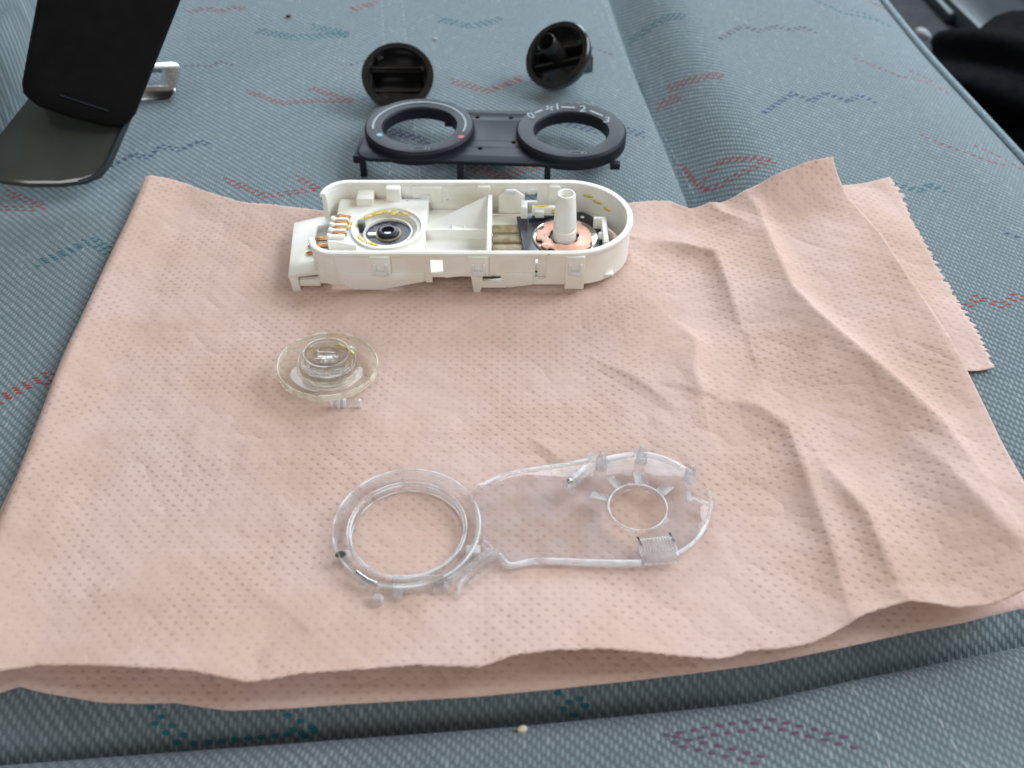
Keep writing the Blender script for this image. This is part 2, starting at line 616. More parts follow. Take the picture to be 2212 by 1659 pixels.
def chevron(color, lines, strands=2, gap=0.0025, step=0.0037):
    bm = bmesh.new()
    r = random.Random(len(lines) * 31 + int(lines[0][0][0]))
    for line in lines:
        P = []
        for u, v in line:
            p = pix(u, v, 0)
            for _ in range(4):
                p = pix(u, v, sz(p.x, p.y))
            P.append(p)
        for s in range(strands):
            off = s * gap
            acc = (s % 2) * step * 0.5
            for a, b in zip(P[:-1], P[1:]):
                d = b - a
                Ln = Vector((d.x, d.y)).length
                while acc < Ln:
                    q = a + d * (acc / Ln)
                    yarn_dash(bm, q.x + r.uniform(-.0002, .0002), q.y - off, 0.0026 * r.uniform(.85, 1.1), 0.0012, r.uniform(-.12, .12))
                    acc += step
                acc -= Ln
    me = bpy.data.meshes.new("woven_chevron")
    bm.to_mesh(me)
    bm.free()
    link("woven_chevron", me, 'yarn_' + color, seat, True)


CH = [
    ('red', [[(407, 24), (450, 15), (472, 22), (486, 21), (508, 13), (530, 18)]], 2),
    ('red', [[(760, 17), (815, 1)]], 3),
    ('teal', [[(560, 62), (635, 76), (700, 73), (755, 70), (672, 52)]], 3),
    ('red', [[(537, 195), (608, 220), (690, 214), (763, 216), (668, 187)]], 2),
    ('purple', [[(400, 143), (430, 141), (450, 145), (478, 133), (502, 140)]], 1),
    ('teal', [[(951, 38), (1018, 52), (1083, 37)]], 3),
    ('red', [[(977, 171), (1056, 192), (1130, 163)]], 3),
    ('purple', [[(1280, 104), (1300, 110), (1320, 118)]], 1),
    ('purple', [[(760, 140), (789, 130)]], 1),
    ('red', [[(1010, 355), (1083, 374), (1174, 350)]], 3),
    ('blue', [[(838, 276), (880, 286), (925, 303)]], 3),
    ('blue', [[(1180, 252), (1230, 262), (1285, 276)], [(1357, 277), (1390, 286)]], 3),
    ('red', [[(490, 386), (576, 420), (690, 404), (640, 378)]], 2),
    ('red', [[(-5, 446), (80, 448)], [(18, 412), (104, 446)]], 2),
    ('teal', [[(92, 559), (140, 540), (184, 519), (208, 513), (245, 540)]], 3),
    ('red', [[(-10, 862), (43, 832), (104, 803), (124, 816)]], 3),
    ('blue', [[(240, 357), (287, 332), (324, 337), (347, 313), (392, 321), (431, 303), (455, 311)]], 2),
    ('red', [[(1472, 359), (1500, 383), (1527, 404)], [(1532, 402), (1559, 392), (1620, 362), (1671, 345), (1603, 339), (1559, 343), (1520, 378)]], 2),
    ('red', [[(1420, 222), (1470, 197)], [(1446, 181), (1500, 166), (1560, 158)]], 3),
    ('purple', [[(1555, 82), (1603, 53), (1639, 65), (1677, 55), (1710, 63), (1733, 56), (1763, 68)]], 2),
    ('blue', [[(1650, 241), (1710, 199), (1751, 216), (1783, 199), (1831, 216), (1857, 204), (1890, 218)]], 2),
    ('red', [[(1848, 127), (1943, 165), (1996, 177), (2055, 204)], [(1969, 154), (2020, 180)]], 1),
    ('red', [[(1990, 292), (2061, 322), (2135, 348), (2179, 360)], [(2108, 316), (2212, 369)]], 1),
    ('teal', [[(1760, 0), (1825, 30), (1928, 59)], [(1840, 21), (1899, 44)]], 1),
    ('teal', [[(1837, 405), (1890, 408), (1934, 396), (1987, 409), (2005, 396), (2043, 409)]], 2),
    ('red', [[(1881, 4), (1913, 18)]], 2),
    ('teal', [[(1360, 76), (1400, 50), (1440, 35), (1482, 30)]], 3),
    ('red', [[(2087, 657), (2108, 638), (2158, 655), (2168, 653), (2190, 636), (2225, 642)]], 2),
    ('blue', [[(2177, 505), (2215, 518)]], 1),
    ('teal', [[(325, 1528), (415, 1602), (560, 1590), (690, 1578), (612, 1540)]], 2),
    ('teal', [[(1205, 1496), (1236, 1526), (1271, 1492)]], 2),
    ('purple', [[(1441, 1588), (1560, 1566), (1661, 1553), (1760, 1576), (1851, 1600)], [(1460, 1592), (1560, 1613), (1656, 1637)]], 2),
]
for c, lines, s in CH:
    chevron(c, lines, s)


def stitching(pix_line, step=0.0055, length=0.0034):
    bm = bmesh.new()
    P = []
    for u, v in pix_line:
        p = pix(u, v, 0)
        for _ in range(4):
            p = pix(u, v, sz(p.x, p.y))
        P.append(p)
    for a, b in zip(P[:-1], P[1:]):
        d = b - a
        L = Vector((d.x, d.y)).length
        n = max(1, int(L / step))
        for k in range(n):
            q = a + d * ((k + .5) / n)
            yarn_dash(bm, q.x, q.y, length, 0.0006, math.atan2(d.y, d.x), 0.0004)
    me = bpy.data.meshes.new("seam_stitching")
    bm.to_mesh(me)
    bm.free()
    link("seam_stitching", me, 'stitch', seat, True)


stitching([(824, -10), (832, 180), (842, 380)])
stitching([(868, -10), (885, 180), (908, 390)])
stitching([(1300, -10), (1360, 150), (1418, 260), (1500, 425)])
stitching([(1830, 1478), (1885, 1560), (1930, 1680)])
stitching([(1945, 1448), (2020, 1540), (2100, 1680)])

# backrest at the left edge of the frame: a padded wall rising from the cushion
base = [(-0.262, 0.30), (-0.243, 0.36), (-0.226, 0.40), (-0.222, 0.45), (-0.232, 0.52), (-0.25, 0.60), (-0.27, 0.75)]
bx = np.array([p[0] for p in base])
by = np.array([p[1] for p in base])
yy = np.linspace(0.30, 0.75, 70)
bxx = np.interp(yy, by, bx)
k = np.ones(9) / 9
bxx = np.convolve(np.pad(bxx, 4, mode='edge'), k, 'valid')
rows = []
for i in range(40):
    q = i / 39
    zz = -0.02 + 0.34 * q
    bulge = 0.016 * math.sin(min(q * 3.2, 1) * PI / 2)
    rows.append([(x - 0.016 + bulge - 0.10 * q ** 1.6, y, zz) for x, y in zip(bxx, yy)])
rows.append([(x - 0.25, y, 0.33) for x, y in zip(bxx, yy)])
rows.append([(x - 0.25, y, -0.03) for x, y in zip(bxx, yy)])
br = grid_mesh("backrest", np.array(rows), 'fabric', seat)

# ================================================================ floor and sill beyond the seat
FZ = -0.13
fl = box("floor", 0.10, 1.6, 0.1, 2.2, FZ - 0.02, FZ, 'floor', None, 0.002)
tag(fl, kind='structure')


def floor_pt(u, v, z=FZ):
    return pix(u, v, z)


def bar_between(name, a, b, w, z0, z1, mat, parent=None):
    d = (b - a)
    L = Vector((d.x, d.y)).length
    ang = math.atan2(d.y, d.x)
    o = box(name, 0, L, -w / 2, w / 2, z0, z1, mat, parent, 0.004)
    o.location = (a.x, a.y, 0)
    o.rotation_euler = (0, 0, ang)
    return o


sill = empty("door_sill", (0, 0, 0))
tag(sill, "dark ribbed sill strip on the floor beyond the piped seat edge", "sill")
a, b = floor_pt(1995, -20), floor_pt(2060, 52)
bar_between("rib", a + (a - b) * 1.2, b, 0.014, FZ, FZ + 0.010, 'sill', sill)
a, b = floor_pt(2066, -8), floor_pt(2190, 110)
bar_between("tread_plate", a + (a - b) * 1.2, b + (b - a) * 0.8, 0.060, FZ, FZ + 0.016, 'sill', sill)
a, b = floor_pt(2160, 0), floor_pt(2290, 120)
bar_between("rib", a + (a - b) * 1.0, b, 0.018, FZ, FZ + 0.008, 'sill', sill)
for u0, v0, u1, v1, what in ((1980, 57, 2012, 76, "grey patch painted as a reflection on the dark floor, next to the seat piping"), (2036, 72, 2090, 85, "long grey patch painted as a reflection on the dark floor, between sill rib and black bundle")):
    a, b = floor_pt(u0, v0, FZ + 0.004), floor_pt(u1, v1, FZ + 0.004)
    d = b - a
    L = Vector((d.x, d.y)).length
    cl = lathe("reflection_patch", [(0.0, FZ), (L * 0.5, FZ), (L * 0.46, FZ + 0.003), (L * 0.25, FZ + 0.005), (0.0, FZ + 0.006)], 'floor_reflection', None, 32)  # low grey oval stands in for a bright reflection on the floor
    cl.location = ((a.x + b.x) / 2, (a.y + b.y) / 2, 0)
    cl.rotation_euler = (0, 0, math.atan2(d.y, d.x))
    cl.scale = (1, 0.34, 1)
    tag(cl, what, "clip")
bc = pix(2190, 150, FZ + 0.035)
bd = blob("cloth_bundle", (bc.x + 0.01, bc.y, FZ + 0.030), (0.078, 0.055, 0.036), 'bundle', None, 5, 0.35, 4)
tag(bd, "black rounded cloth bundle lying on the dark floor beyond the seat", "bundle")

# ================================================================ dark parts beside the backrest
# hinge cover: a glossy rounded plate leaning up from the cushion
hp0, hn = Vector((0, 0.384, 0.0)), Vector((0.10, -0.62, 0.78)).normalized()
hx = Vector((1, 0.16, 0)).normalized()
hy = hn.cross(hx).normalized()
hx = hy.cross(hn).normalized()
outl = [(-60, 372), (0, 392), (60, 399), (130, 398), (180, 391), (212, 376), (236, 345), (252, 305), (270, 262), (296, 200), (290, 165), (90, 165), (56, 212), (0, 282), (-60, 350)]
loc2 = []
for u, v in outl:
    p = pix_plane(u, v, hp0, hn) - hp0
    loc2.append((p.dot(hx), p.dot(hy)))
Rm = Matrix((hx, hy, hn)).transposed()


def hplace(co):
    crown = -((co.x + 0.21) ** 2) * 1.2
    return hp0 + Rm @ Vector((co.x, co.y, co.z + crown))


hc = empty("hinge_cover", hp0)
tag(hc, "glossy dark green-black rounded cover beside the backrest, under the black upright panel", "cover")
hm = slab("shell", loc2, [], -0.006, 0.0, 'cover', hc, 0.0022, hplace)
hm.location = -hp0
hm.data.update()
ed = []
for u, v in [(170, 394), (205, 382), (228, 356), (240, 330), (254, 296), (272, 256)]:
    p = pix_plane(u, v, hp0, hn) - hp0
    q = hplace(Vector((p.dot(hx), p.dot(hy), 0.0002)))
    ed.append(q - hp0)
tube("edge_bead", ed, 0.0011, 'sill', hc)

# black upright panel rising out of frame
sp0 = pix_plane(240, 268, hp0, hn) + Vector((0, -0.006, 0.004))
sn = Vector((0.25, -0.80, 0.42)).normalized()
sxv = Vector((1, 0.30, 0)).normalized()
syv = sn.cross(sxv).normalized()
sxv = syv.cross(sn).normalized()
outl = [(88, -80), (76, 0), (43, 180), (46, 200), (54, 210), (80, 230), (150, 254), (222, 273), (252, 275), (274, 266), (290, 246), (300, 220), (387, 0), (418, -80)]
loc2 = []
for u, v in outl:
    p = pix_plane(u, v, sp0, sn) - sp0
    loc2.append((p.dot(sxv), p.dot(syv)))
Rs = Matrix((sxv, syv, sn)).transposed()
pn = empty("black_panel", sp0)
tag(pn, "matt black plastic panel standing upright in front of the backrest, running out of frame", "panel")
pm = slab("shell", loc2, [], -0.012, 0.0, 'trim', pn, 0.004, lambda co: Rs @ co)
a = pix_plane(190, 205, sp0, sn) - sp0 + sn * 0.0006
b = pix_plane(350, 258, sp0, sn) - sp0 + sn * 0.0006
seam = tube("seam_line", [pix_plane(u, v, sp0, sn) - sp0 + sn * 0.0002 for u, v in ((130, 205), (180, 222), (235, 240))], 0.0004, 'black', pn)

# seat-belt tongue lying on the cushion behind the panel
tc = pix(352, 176, 0.006)
tz = sz(tc.x, tc.y)
tg = empty("belt_tongue", (tc.x, tc.y, tz), (0, 0, math.radians(4)))
tag(tg, "bright metal seat belt tongue with a slot, poking out behind the black panel", "belt tongue")


def rrect(x0, x1, y0, y1, r, n=6):
    out = []
    for cx, cy_, a0 in ((x1 - r, y1 - r, 0), (x0 + r, y1 - r, PI / 2), (x0 + r, y0 + r, PI), (x1 - r, y0 + r, 1.5 * PI)):
        out += [(cx + r * math.cos(a0 + PI / 2 * i / n), cy_ + r * math.sin(a0 + PI / 2 * i / n)) for i in range(n + 1)]
    return out


tilt = lambda co: Vector((co.x, co.y, co.z + 0.004 + (co.y + 0.012) * 0.22 if co.y > -0.0085 else co.z + 0.004 + 0.0008 + (co.y + 0.0085) * 1.1))
slab("blade", rrect(-0.045, 0.008, -0.0125, 0.012, 0.005), [rrect(-0.032, -0.0005, -0.0055, 0.0065, 0.0012)], -0.0011, 0.0011, 'steel', tg, 0.0006, tilt)
box("grip", -0.062, -0.036, -0.016, 0.016, -0.0005, 0.010, 'trim', tg, 0.003)

# ================================================================ PAPER TOWEL
towel = empty("paper_towel")
tag(towel, "creased pink embossed paper towel folded in half on the seat", "paper towel")
TZ = 0.0030                                              # height of the towel's upper face where things lie


def curve_of(points, z):
    P = [pix(u, v, z(u) if callable(z) else z) for u, v in points]
    return np.array([p.x for p in P]), np.array([p.y for p in P])


FRONT = [(-260, 1478), (-60, 1456), (0, 1450), (85, 1436), (180, 1440), (275, 1448), (425, 1463), (490, 1476), (540, 1485), (590, 1477), (650, 1462), (760, 1452), (900, 1440), (980, 1444), (1040, 1447), (1106, 1424),
         (1200, 1412), (1306, 1406), (1430, 1410), (1556, 1416), (1590, 1408), (1621, 1397), (1690, 1394), (1756, 1385), (1810, 1362), (1856, 1338), (1905, 1322), (1956, 1310), (2010, 1314), (2056, 1322), (2131, 1322), (2212, 1295), (2350, 1285)]
LOWER = [(-260, 1500), (-60, 1516), (0, 1500), (55, 1483), (110, 1496), (240, 1517), (330, 1520), (415, 1518), (480, 1528), (540, 1535), (680, 1530), (825, 1520), (1106, 1505), (1290, 1488), (1466, 1470), (1600, 1455), (1756, 1435), (1950, 1398), (2106, 1365), (2212, 1347), (2350, 1315)]
BACK = [(250, 384), (330, 383), (365, 382), (400, 387), (450, 404), (520, 425), (580, 431), (640, 440), (720, 452), (1000, 452), (1280, 446), (1360, 432), (1410, 420), (1450, 416), (1492, 424), (1530, 410), (1580, 392), (1640, 380), (1700, 372), (1760, 362), (1800, 356), (1850, 350)]
fx_, fy_ = curve_of(FRONT, 0.008)
lx_, ly_ = curve_of(LOWER, -0.002)
bx_, by_ = curve_of(BACK, lambda u: float(np.interp(u, [1360, 1450, 1600, 1860], [0.007, 0.010, 0.020, 0.018])))
_le = [pix(330, 384, 0.006), pix(240, 580, 0.006), pix(155, 770, 0.006), pix(80, 970, 0.006), pix(0, 1180, 0.006), pix(-75, 1420, 0.006)]
_re = [pix(1800, 356, 0.020), pix(1900, 500, 0.015), pix(2050, 740, 0.015), pix(2140, 915, 0.015), pix(2212, 1055, 0.015), pix(2330, 1290, 0.015)]
ley, lex = np.array([p.y for p in _le])[::-1], np.array([p.x for p in _le])[::-1]
rey, rex = np.array([p.y for p in _re])[::-1], np.array([p.x for p in _re])[::-1]


def poly_dist(x, y, pts):
    """signed distance to a polyline (positive on its left) and the position along it 0..1"""
    best = np.full(x.shape, 1e9)
    sd = np.zeros(x.shape)
    al = np.zeros(x.shape)
    Ls = [math.hypot(b[0] - a[0], b[1] - a[1]) for a, b in zip(pts[:-1], pts[1:])]
    tot, acc = sum(Ls), 0
    for (a, b), L in zip(zip(pts[:-1], pts[1:]), Ls):
        ux, uy = (b[0] - a[0]) / L, (b[1] - a[1]) / L
        t = np.clip((x - a[0]) * ux + (y - a[1]) * uy, 0, L)
        px, py = x - a[0] - ux * t, y - a[1] - uy * t
        d = np.hypot(px, py)
        s = ux * (y - a[1]) - uy * (x - a[0])
        m = d < best
        best = np.where(m, d, best)
        sd = np.where(m, np.where(s >= 0, d, -d), sd)
        al = np.where(m, (acc + t) / tot, al)
        acc += L
    return sd, al


# (pixel polyline, height mm, width on its left mm, width on its right mm)
RIDGES = [
    ([(1394, 512), (1470, 528), (1541, 552), (1560, 600), (1602, 712)], 5.4, 13, 4.5),
    ([(1600, 440), (1638, 480), (1672, 570), (1704, 647), (1747, 697), (1860, 806), (2015, 961), (2110, 1090)], 8.0, 5, 16),
    ([(1560, 860), (1640, 880), (1700, 930), (1740, 1040), (1790, 1180), (1830, 1330)], 5.2, 14, 5),
    ([(1770, 1010), (1860, 1130), (1930, 1290)], 5.0, 11, 5),
    ([(1470, 700), (1505, 740), (1500, 800), (1520, 860)], 3.8, 3.5, 11),
    ([(1290, 770), (1370, 810), (1470, 885)], 1.5, 8, 2.5),
    ([(1140, 925), (1180, 960), (1225, 995)], 1.2, 7, 2),
    ([(1960, 640), (2030, 800), (2120, 1000)], 2.4, 14, 14),
    ([(1500, 425), (1560, 470), (1620, 500)], 3.0, 5, 7),
    ([(1990, 1010), (2080, 1120), (2190, 1230)], 4.6, 7, 12),
    ([(60, 1200), (110, 1130), (150, 1040)], 1.6, 10, 10),
    ([(200, 1260), (330, 1290), (480, 1250)], 1.0, 14, 10),
    ([(330, 960), (520, 990), (680, 985)], 0.9, 16, 10),
    ([(880, 1400), (1000, 1330), (1130, 1300)], 1.0, 14, 10),
    ([(520, 1470), (560, 1400), (640, 1330)], -1.5, 14, 14),
    ([(620, 460), (560, 520), (470, 560)], 1.1, 12, 12),
]
_tw = [(rng.uniform(20, 110), rng.uniform(0, PI), rng.uniform(0, 6)) for _ in range(16)]


def towel_z(x, y):
    g = x - line_x(_g1, _g2, y)
    base = 0.006 * smooth(-0.01, 0.04, g) * smooth(0.14, 0.2, y)
    z = TZ + base
    z = z + sum(np.sin(k * (x * math.cos(a) + y * math.sin(a)) + p) * min(1, 45 / k) for k, a, p in _tw) * 0.00020
    for pl, h, wl, wr in RIDGES:
        P = [pix(u, v, 0.006)[:2] for u, v in pl]
        d, al = poly_dist(x, y, P)
        w = np.where(d > 0, wl, wr) * MM
        prof = np.exp(-np.sqrt((d / w) ** 2 + 0.006) * 1.05)
        z = z + h * MM * prof * np.clip(np.sin(np.clip(al, 0.03, 0.97) * PI), 0, 1) ** 0.5
    yb = np.interp(x, bx_, by_)
    yf = np.interp(x, fx_, fy_)
    back = np.clip(1 - (yb - y) / 0.022, 0, 1) ** 1.6
    z = z + 0.009 * back * smooth(0.088, 0.115, x) * (1 - 0.55 * smooth(0.125, 0.150, x))
    z = z + 0.002 * back
    wave = 0.5 + 0.5 * np.sin(x * 46 + 1.9) * np.sin(x * 21 + 0.4)
    z = z + np.clip(1 - (y - yf) / 0.05, 0, 1) ** 1.5 * (0.0035 + 0.005 * wave)
    xl = np.interp(y, ley, lex)
    xr = np.interp(y, rey, rex)
    z = z + 0.0035 * np.clip(1 - (x - xl) / 0.02, 0, 1) ** 1.5 + 0.006 * np.clip(1 - (xr - x) / 0.035, 0, 1) ** 1.3
    # flat where the housing, the disc and the light guide lie
    flat = smooth(0.060, 0.078, x)
    flat = np.maximum(flat, smooth(0.215, 0.20, y) * smooth(0.165, 0.150, y))
    flat = np.maximum(flat, smooth(-0.09, -0.11, x))
    z = np.where(z < TZ, TZ + (z - TZ) * (0.25 + 0.75 * flat), z)
    return np.maximum(z, seat_z(x, y) + 0.0016)


NS, NT = 330, 260
s = np.linspace(0, 1, NS)[None, :]
t = np.linspace(0, 1, NT)[:, None]
y0 = 0.135 + (0.385 - 0.135) * t
X = np.interp(y0, ley, lex) + (np.interp(y0, rey, rex) - np.interp(y0, ley, lex)) * s
for _ in range(2):
    Yf, Yb = np.interp(X, fx_, fy_), np.interp(X, bx_, by_)
    Y = Yf + (Yb - Yf) * t
    xl, xr = np.interp(Y, ley, lex), np.interp(Y, rey, rex)
    X = xl + (xr - xl) * s
Z = towel_z(X, Y)
rgh = np.sin(np.arange(NS) * 1.7) * 0.00012 + rng.normal(0, 0.00012, NS)
Y[0] += rgh
Y[-1] += rgh
UVs = np.stack([X * 1000 + 500, Y * 1000 + 100], -1)
top = np.stack([X, Y, Z], -1)
# the rolled left fold, then a strip running back underneath
nf = 14
fold = np.zeros((NT, nf + 3, 3))
fuv = np.zeros((NT, nf + 3, 2))
for j in range(nf):
    a = PI * (j + 1) / nf
    r = (Z[:, 0] - np.maximum(seat_z(X[:, 0], Y[:, 0]) + 0.0008, -0.0012)) / 2
    fold[:, j, 0] = X[:, 0] - 0.0042 * math.sin(a)
    fold[:, j, 1] = Y[:, 0]
    fold[:, j, 2] = Z[:, 0] - r * (1 - math.cos(a))
    fuv[:, j, 0] = X[:, 0] * 1000 + 500 - 13.0 * (j + 1) / nf
    fuv[:, j, 1] = Y[:, 0] * 1000 + 100
for j in range(3):
    xx = X[:, 0] + 0.0015 * (j + 1)
    fold[:, nf + j, 0] = xx
    fold[:, nf + j, 1] = Y[:, 0]
    fold[:, nf + j, 2] = np.maximum(seat_z(xx, Y[:, 0]) + 0.0007, -0.0012)
    fuv[:, nf + j, 0] = X[:, 0] * 1000 + 487 - 4 * (j + 1)
    fuv[:, nf + j, 1] = Y[:, 0] * 1000 + 100
full = np.concatenate([fold[:, ::-1], top], 1)
fullu = np.concatenate([fuv[:, ::-1], UVs], 1)
grid_mesh("upper_layer", full, 'paper', towel, fullu, 0.0003)

# lower layer: shows along the front edge
NS2, NT2 = 200, 60
s = np.linspace(-0.162, 0.172, NS2)[None, :]
t = np.linspace(0, 1, NT2)[:, None]
Yl = np.interp(s, lx_, ly_)
Y2 = Yl + (0.30 - Yl) * t
X2 = -0.162 + (s + 0.162) / 0.334 * (np.interp(Y2, rey, rex) - 0.004 + 0.162)
Z2 = np.maximum(seat_z(X2, Y2) + 0.0009, -0.0012 + 0 * X2)
Z2 = np.minimum(Z2, towel_z(X2, Y2) - 0.0007)
Z2 = np.maximum(Z2 - 0.0008 * np.clip(1 - t / 0.05, 0, 1), seat_z(X2, Y2) + 0.0006)
grid_mesh("lower_layer", np.stack([X2, Y2, Z2], -1), 'paper', towel, np.stack([X2 * 1000 + 611.3, Y2 * 1000 + 203.7], -1), 0.0003)

# torn end of the lower layer, right of the upper one
L1 = [pix(*p, 0.003) for p in ((1840, 440), (1880, 418), (1903, 398), (1918, 389))]
tE = np.linspace(0, 1, 150)
ex = np.interp(tE, [0, .12, .3, .55, .8, 1], [pix(u, v, 0.0085).x for u, v in ((1919, 389), (1948, 428), (1990, 520), (2052, 625), (2106, 720), (2141, 788))])
ey = np.interp(tE, [0, .12, .3, .55, .8, 1], [pix(u, v, 0.0085).y for u, v in ((1919, 389), (1948, 428), (1990, 520), (2052, 625), (2106, 720), (2141, 788))])
ex = ex + np.abs(((tE * 26) % 1) - 0.25) * 0.0016 + rng.normal(0, 0.0005, 150)
in_x = np.interp(ey, rey, rex) - 0.018
in_y = ey - 0.010
w = np.linspace(0, 1, 26)[None, :]
X3 = in_x[:, None] + (ex - in_x)[:, None] * w
Y3 = in_y[:, None] + (ey - in_y)[:, None] * w + 0.0018 * np.sin(w * 5) * (tE[:, None] > 0.97)
curl = 0.0015 * np.clip(1 - tE / 0.25, 0, 1)[:, None] ** 1.5 * w ** 2
Z3 = seat_z(X3, Y3) + 0.0012 + curl + 0.0010 * (0.5 + 0.5 * np.sin(X3 * 190 + Y3 * 120))
Z3 = np.minimum(Z3, np.where(w < 0.45, towel_z(X3, Y3) - 0.0008, Z3 + 1))
Z3 = np.maximum(Z3, seat_z(X3, Y3) + 0.0006)
grid_mesh("torn_end", np.stack([X3, Y3, Z3], -1), 'paper', towel, np.stack([X3 * 1000 + 500 + Y3 * 90, Y3 * 1000 + 33], -1), 0.0003)

# ================================================================ WHITE HOUSING (millimetres, origin on the towel at the axis)
HX, HY = -0.0145, 0.326
house = empty("control_housing", (HX, HY, 0.0026))
tag(house, "white plastic heater control housing, open on top, with tall white post inside", "control housing")


def hm_(v):
    return v * MM


def W(x):                      # world mm -> housing local metres
    return x * MM - HX


HZ = 0.0026


def zl(z):
    return z * MM - HZ


RO, RI = 26.0, 23.6            # outer and inner half width
CX2 = 22.3                     # centre of the round end (world mm)
XL = -68.0                     # where the straight sides end at the left
RC = 11.0


def side_path(half, sgn=1):
    """Outline of the housing wall at a given half width, from the back-left end round the right to the front-left end."""
    pts = []
    rc = RC - (RO - half)
    for k in range(9):
        a = PI - PI / 2 * k / 8
        pts.append((XL + rc * math.cos(a), (RO - RC) + rc * math.sin(a)))
    for k in range(0, 41):
        a = PI / 2 - PI * k / 40
        pts.append((CX2 + half * math.cos(a), half * math.sin(a)))
    for k in range(9):
        a = -PI / 2 - PI / 2 * k / 8
        pts.append((XL + rc * math.cos(a), -(RO - RC) + rc * math.sin(a)))
    return pts


o_, i_ = side_path(RO), side_path(RI)
ring = [(W(x), y * MM) for x, y in o_] + [(W(x), y * MM) for x, y in reversed(i_)]
slab("rim", ring, [], zl(20.2), zl(22.0), 'white', house, 0.0004)


def strip_wall(name, outer, inner, zb, zt, mat='white', parent=house):
    """A wall that follows a path; zb is a list of bottom heights (mm)."""
    n = len(outer)
    bm = bmesh.new()
    V = []
    for k in range(n):
        (ox, oy), (ix, iy) = outer[k], inner[k]
        V.append([bm.verts.new((W(ox), oy * MM, zl(zb[k]))), bm.verts.new((W(ox), oy * MM, zl(zt))),
                  bm.verts.new((W(ix), iy * MM, zl(zt))), bm.verts.new((W(ix), iy * MM, zl(zb[k])))])
    for a, b in zip(V[:-1], V[1:]):
        for k in range(4):
            bm.faces.new((a[k], a[(k + 1) % 4], b[(k + 1) % 4], b[k]))
    bm.faces.new(V[0])
    bm.faces.new(V[-1])
    bmesh.ops.recalc_face_normals(bm, faces=bm.faces)
    me = bpy.data.meshes.new(name)
    bm.to_mesh(me)
    bm.free()
    return auto_smooth(link(name, me, mat, parent), 30)


wo, wi = side_path(RO - 0.8), side_path(RI - 0.2)
# right round end
sel = list(range(9, 50))
zb = [6.8 - 1.4 * math.sin(PI * (k - 9) / 40) for k in sel]
strip_wall("end_wall", [wo[k] for k in sel], [wi[k] for k in sel], zb, 20.4)
strip_wall("corner_wall", wo[0:9], wi[0:9], [8.0] * 9, 20.4)
strip_wall("corner_wall", wo[50:59], wi[50:59], [6.5] * 9, 20.4)


def upright(name, outer, holes, y0, y1, mat='white', bevel=0.0002):
    """A wall drawn as (x, z) in world mm, thickness y0..y1 (mm from the axis)."""
    f = lambda co: Vector((co.x, -co.z, co.y))
    return slab(name, [(W(x), zl(z)) for x, z in outer], [[(W(x), zl(z)) for x, z in h] for h in holes], -y1 * MM, -y0 * MM, mat, house, bevel, f)


front = [(-68, 20.4), (-68, 6.6), (-66, 6.6), (-62, 4.2), (-51, 4.2), (-35.5, 8.2), (-33.5, 8.2), (-33.5, 7.6), (-31, 7.6), (-31, 10.2), (-26, 10.2), (-26, 9.8), (-16.5, 11.2), (-16, 10.4), (-15.0, 2.7), (-12.4, 2.7), (-11.8, 5.0), (-2.2, 6.4), (-1.8, 5.4),
         (7.6, 6.6), (18, 6.6), (CX2, 6.6), (CX2, 20.4)]
holes = [[(-31.4, 18.4), (-26.6, 18.4), (-26.6, 12.4), (-31.4, 12.4)], [(9.0, 19.0), (13.2, 19.0), (13.2, 9.2), (9.0, 9.2)], [(-11.4, 10.6), (-4.6, 12.0), (-3.8, 8.6), (-11.4, 7.6)]]
upright("front_wall", front, holes, -(RO - 0.8), -(RI - 0.2))
upright("front_skirt", [(-66.5, 12.8), (-34.0, 12.8), (-34.0, 8.6), (-51, 4.6), (-61.6, 4.6), (-66.5, 7.2)], [], -(RO - 0.1), -(RO - 0.9))
upright("front_skirt", [(-5.0, 12.2), (8.4, 12.6), (8.0, 7.0), (-1.6, 5.6)], [], -(RO - 0.1), -(RO - 0.9))
back = [(-68, 20.4), (-68, 6.6), (CX2, 6.6), (CX2, 20.4)]
upright("back_wall", back, [[(5.6, 17.2), (10.6, 17.2), (10.6, 12.4), (5.6, 12.4)]], RI - 0.2, RO - 0.8)

box("slot_panel", W(9.9), W(14.0), -(RI - 0.4) * MM, -(RI - 1.6) * MM, zl(8.5), zl(19.8), 'white', house, 0.0002)

# clips on the front wall
for x0, x1, zlow in ((-54.5, -46.6, 11.8), (-17.0, -9.0, 11.8), (20.5, 28.0, 5.4)):
    cp = empty("clip", (0, 0, 0))
    cp.parent = house
    xm = (x0 + x1) / 2
    box("pad", W(x0), W(x1), -(RO + 0.7) * MM, -(RO - 1.6) * MM, zl(zlow), zl(20.9), 'white', cp, 0.0004)
    box("rib", W(xm - 2.6), W(xm - 1.6), -(RO + 1.7) * MM, -(RO + 0.6) * MM, zl(12.6), zl(18.0), 'white_clip', cp, 0.0003)
    box("rib", W(xm + 1.6), W(xm + 2.6), -(RO + 1.7) * MM, -(RO + 0.6) * MM, zl(12.6), zl(18.0), 'white_clip', cp, 0.0003)
    box("hook", W(xm - 2.0), W(xm + 2.0), -(RO + 1.9) * MM, -(RO + 0.6) * MM, zl(12.4), zl(14.6), 'white_clip', cp, 0.0004)

# lower feet and the bar between them
box("foot_bar", W(-12.6), W(-2.0), -(RO - 0.9) * MM, -(RO - 3.5) * MM, zl(4.8), zl(7.6), 'white', house, 0.0004)
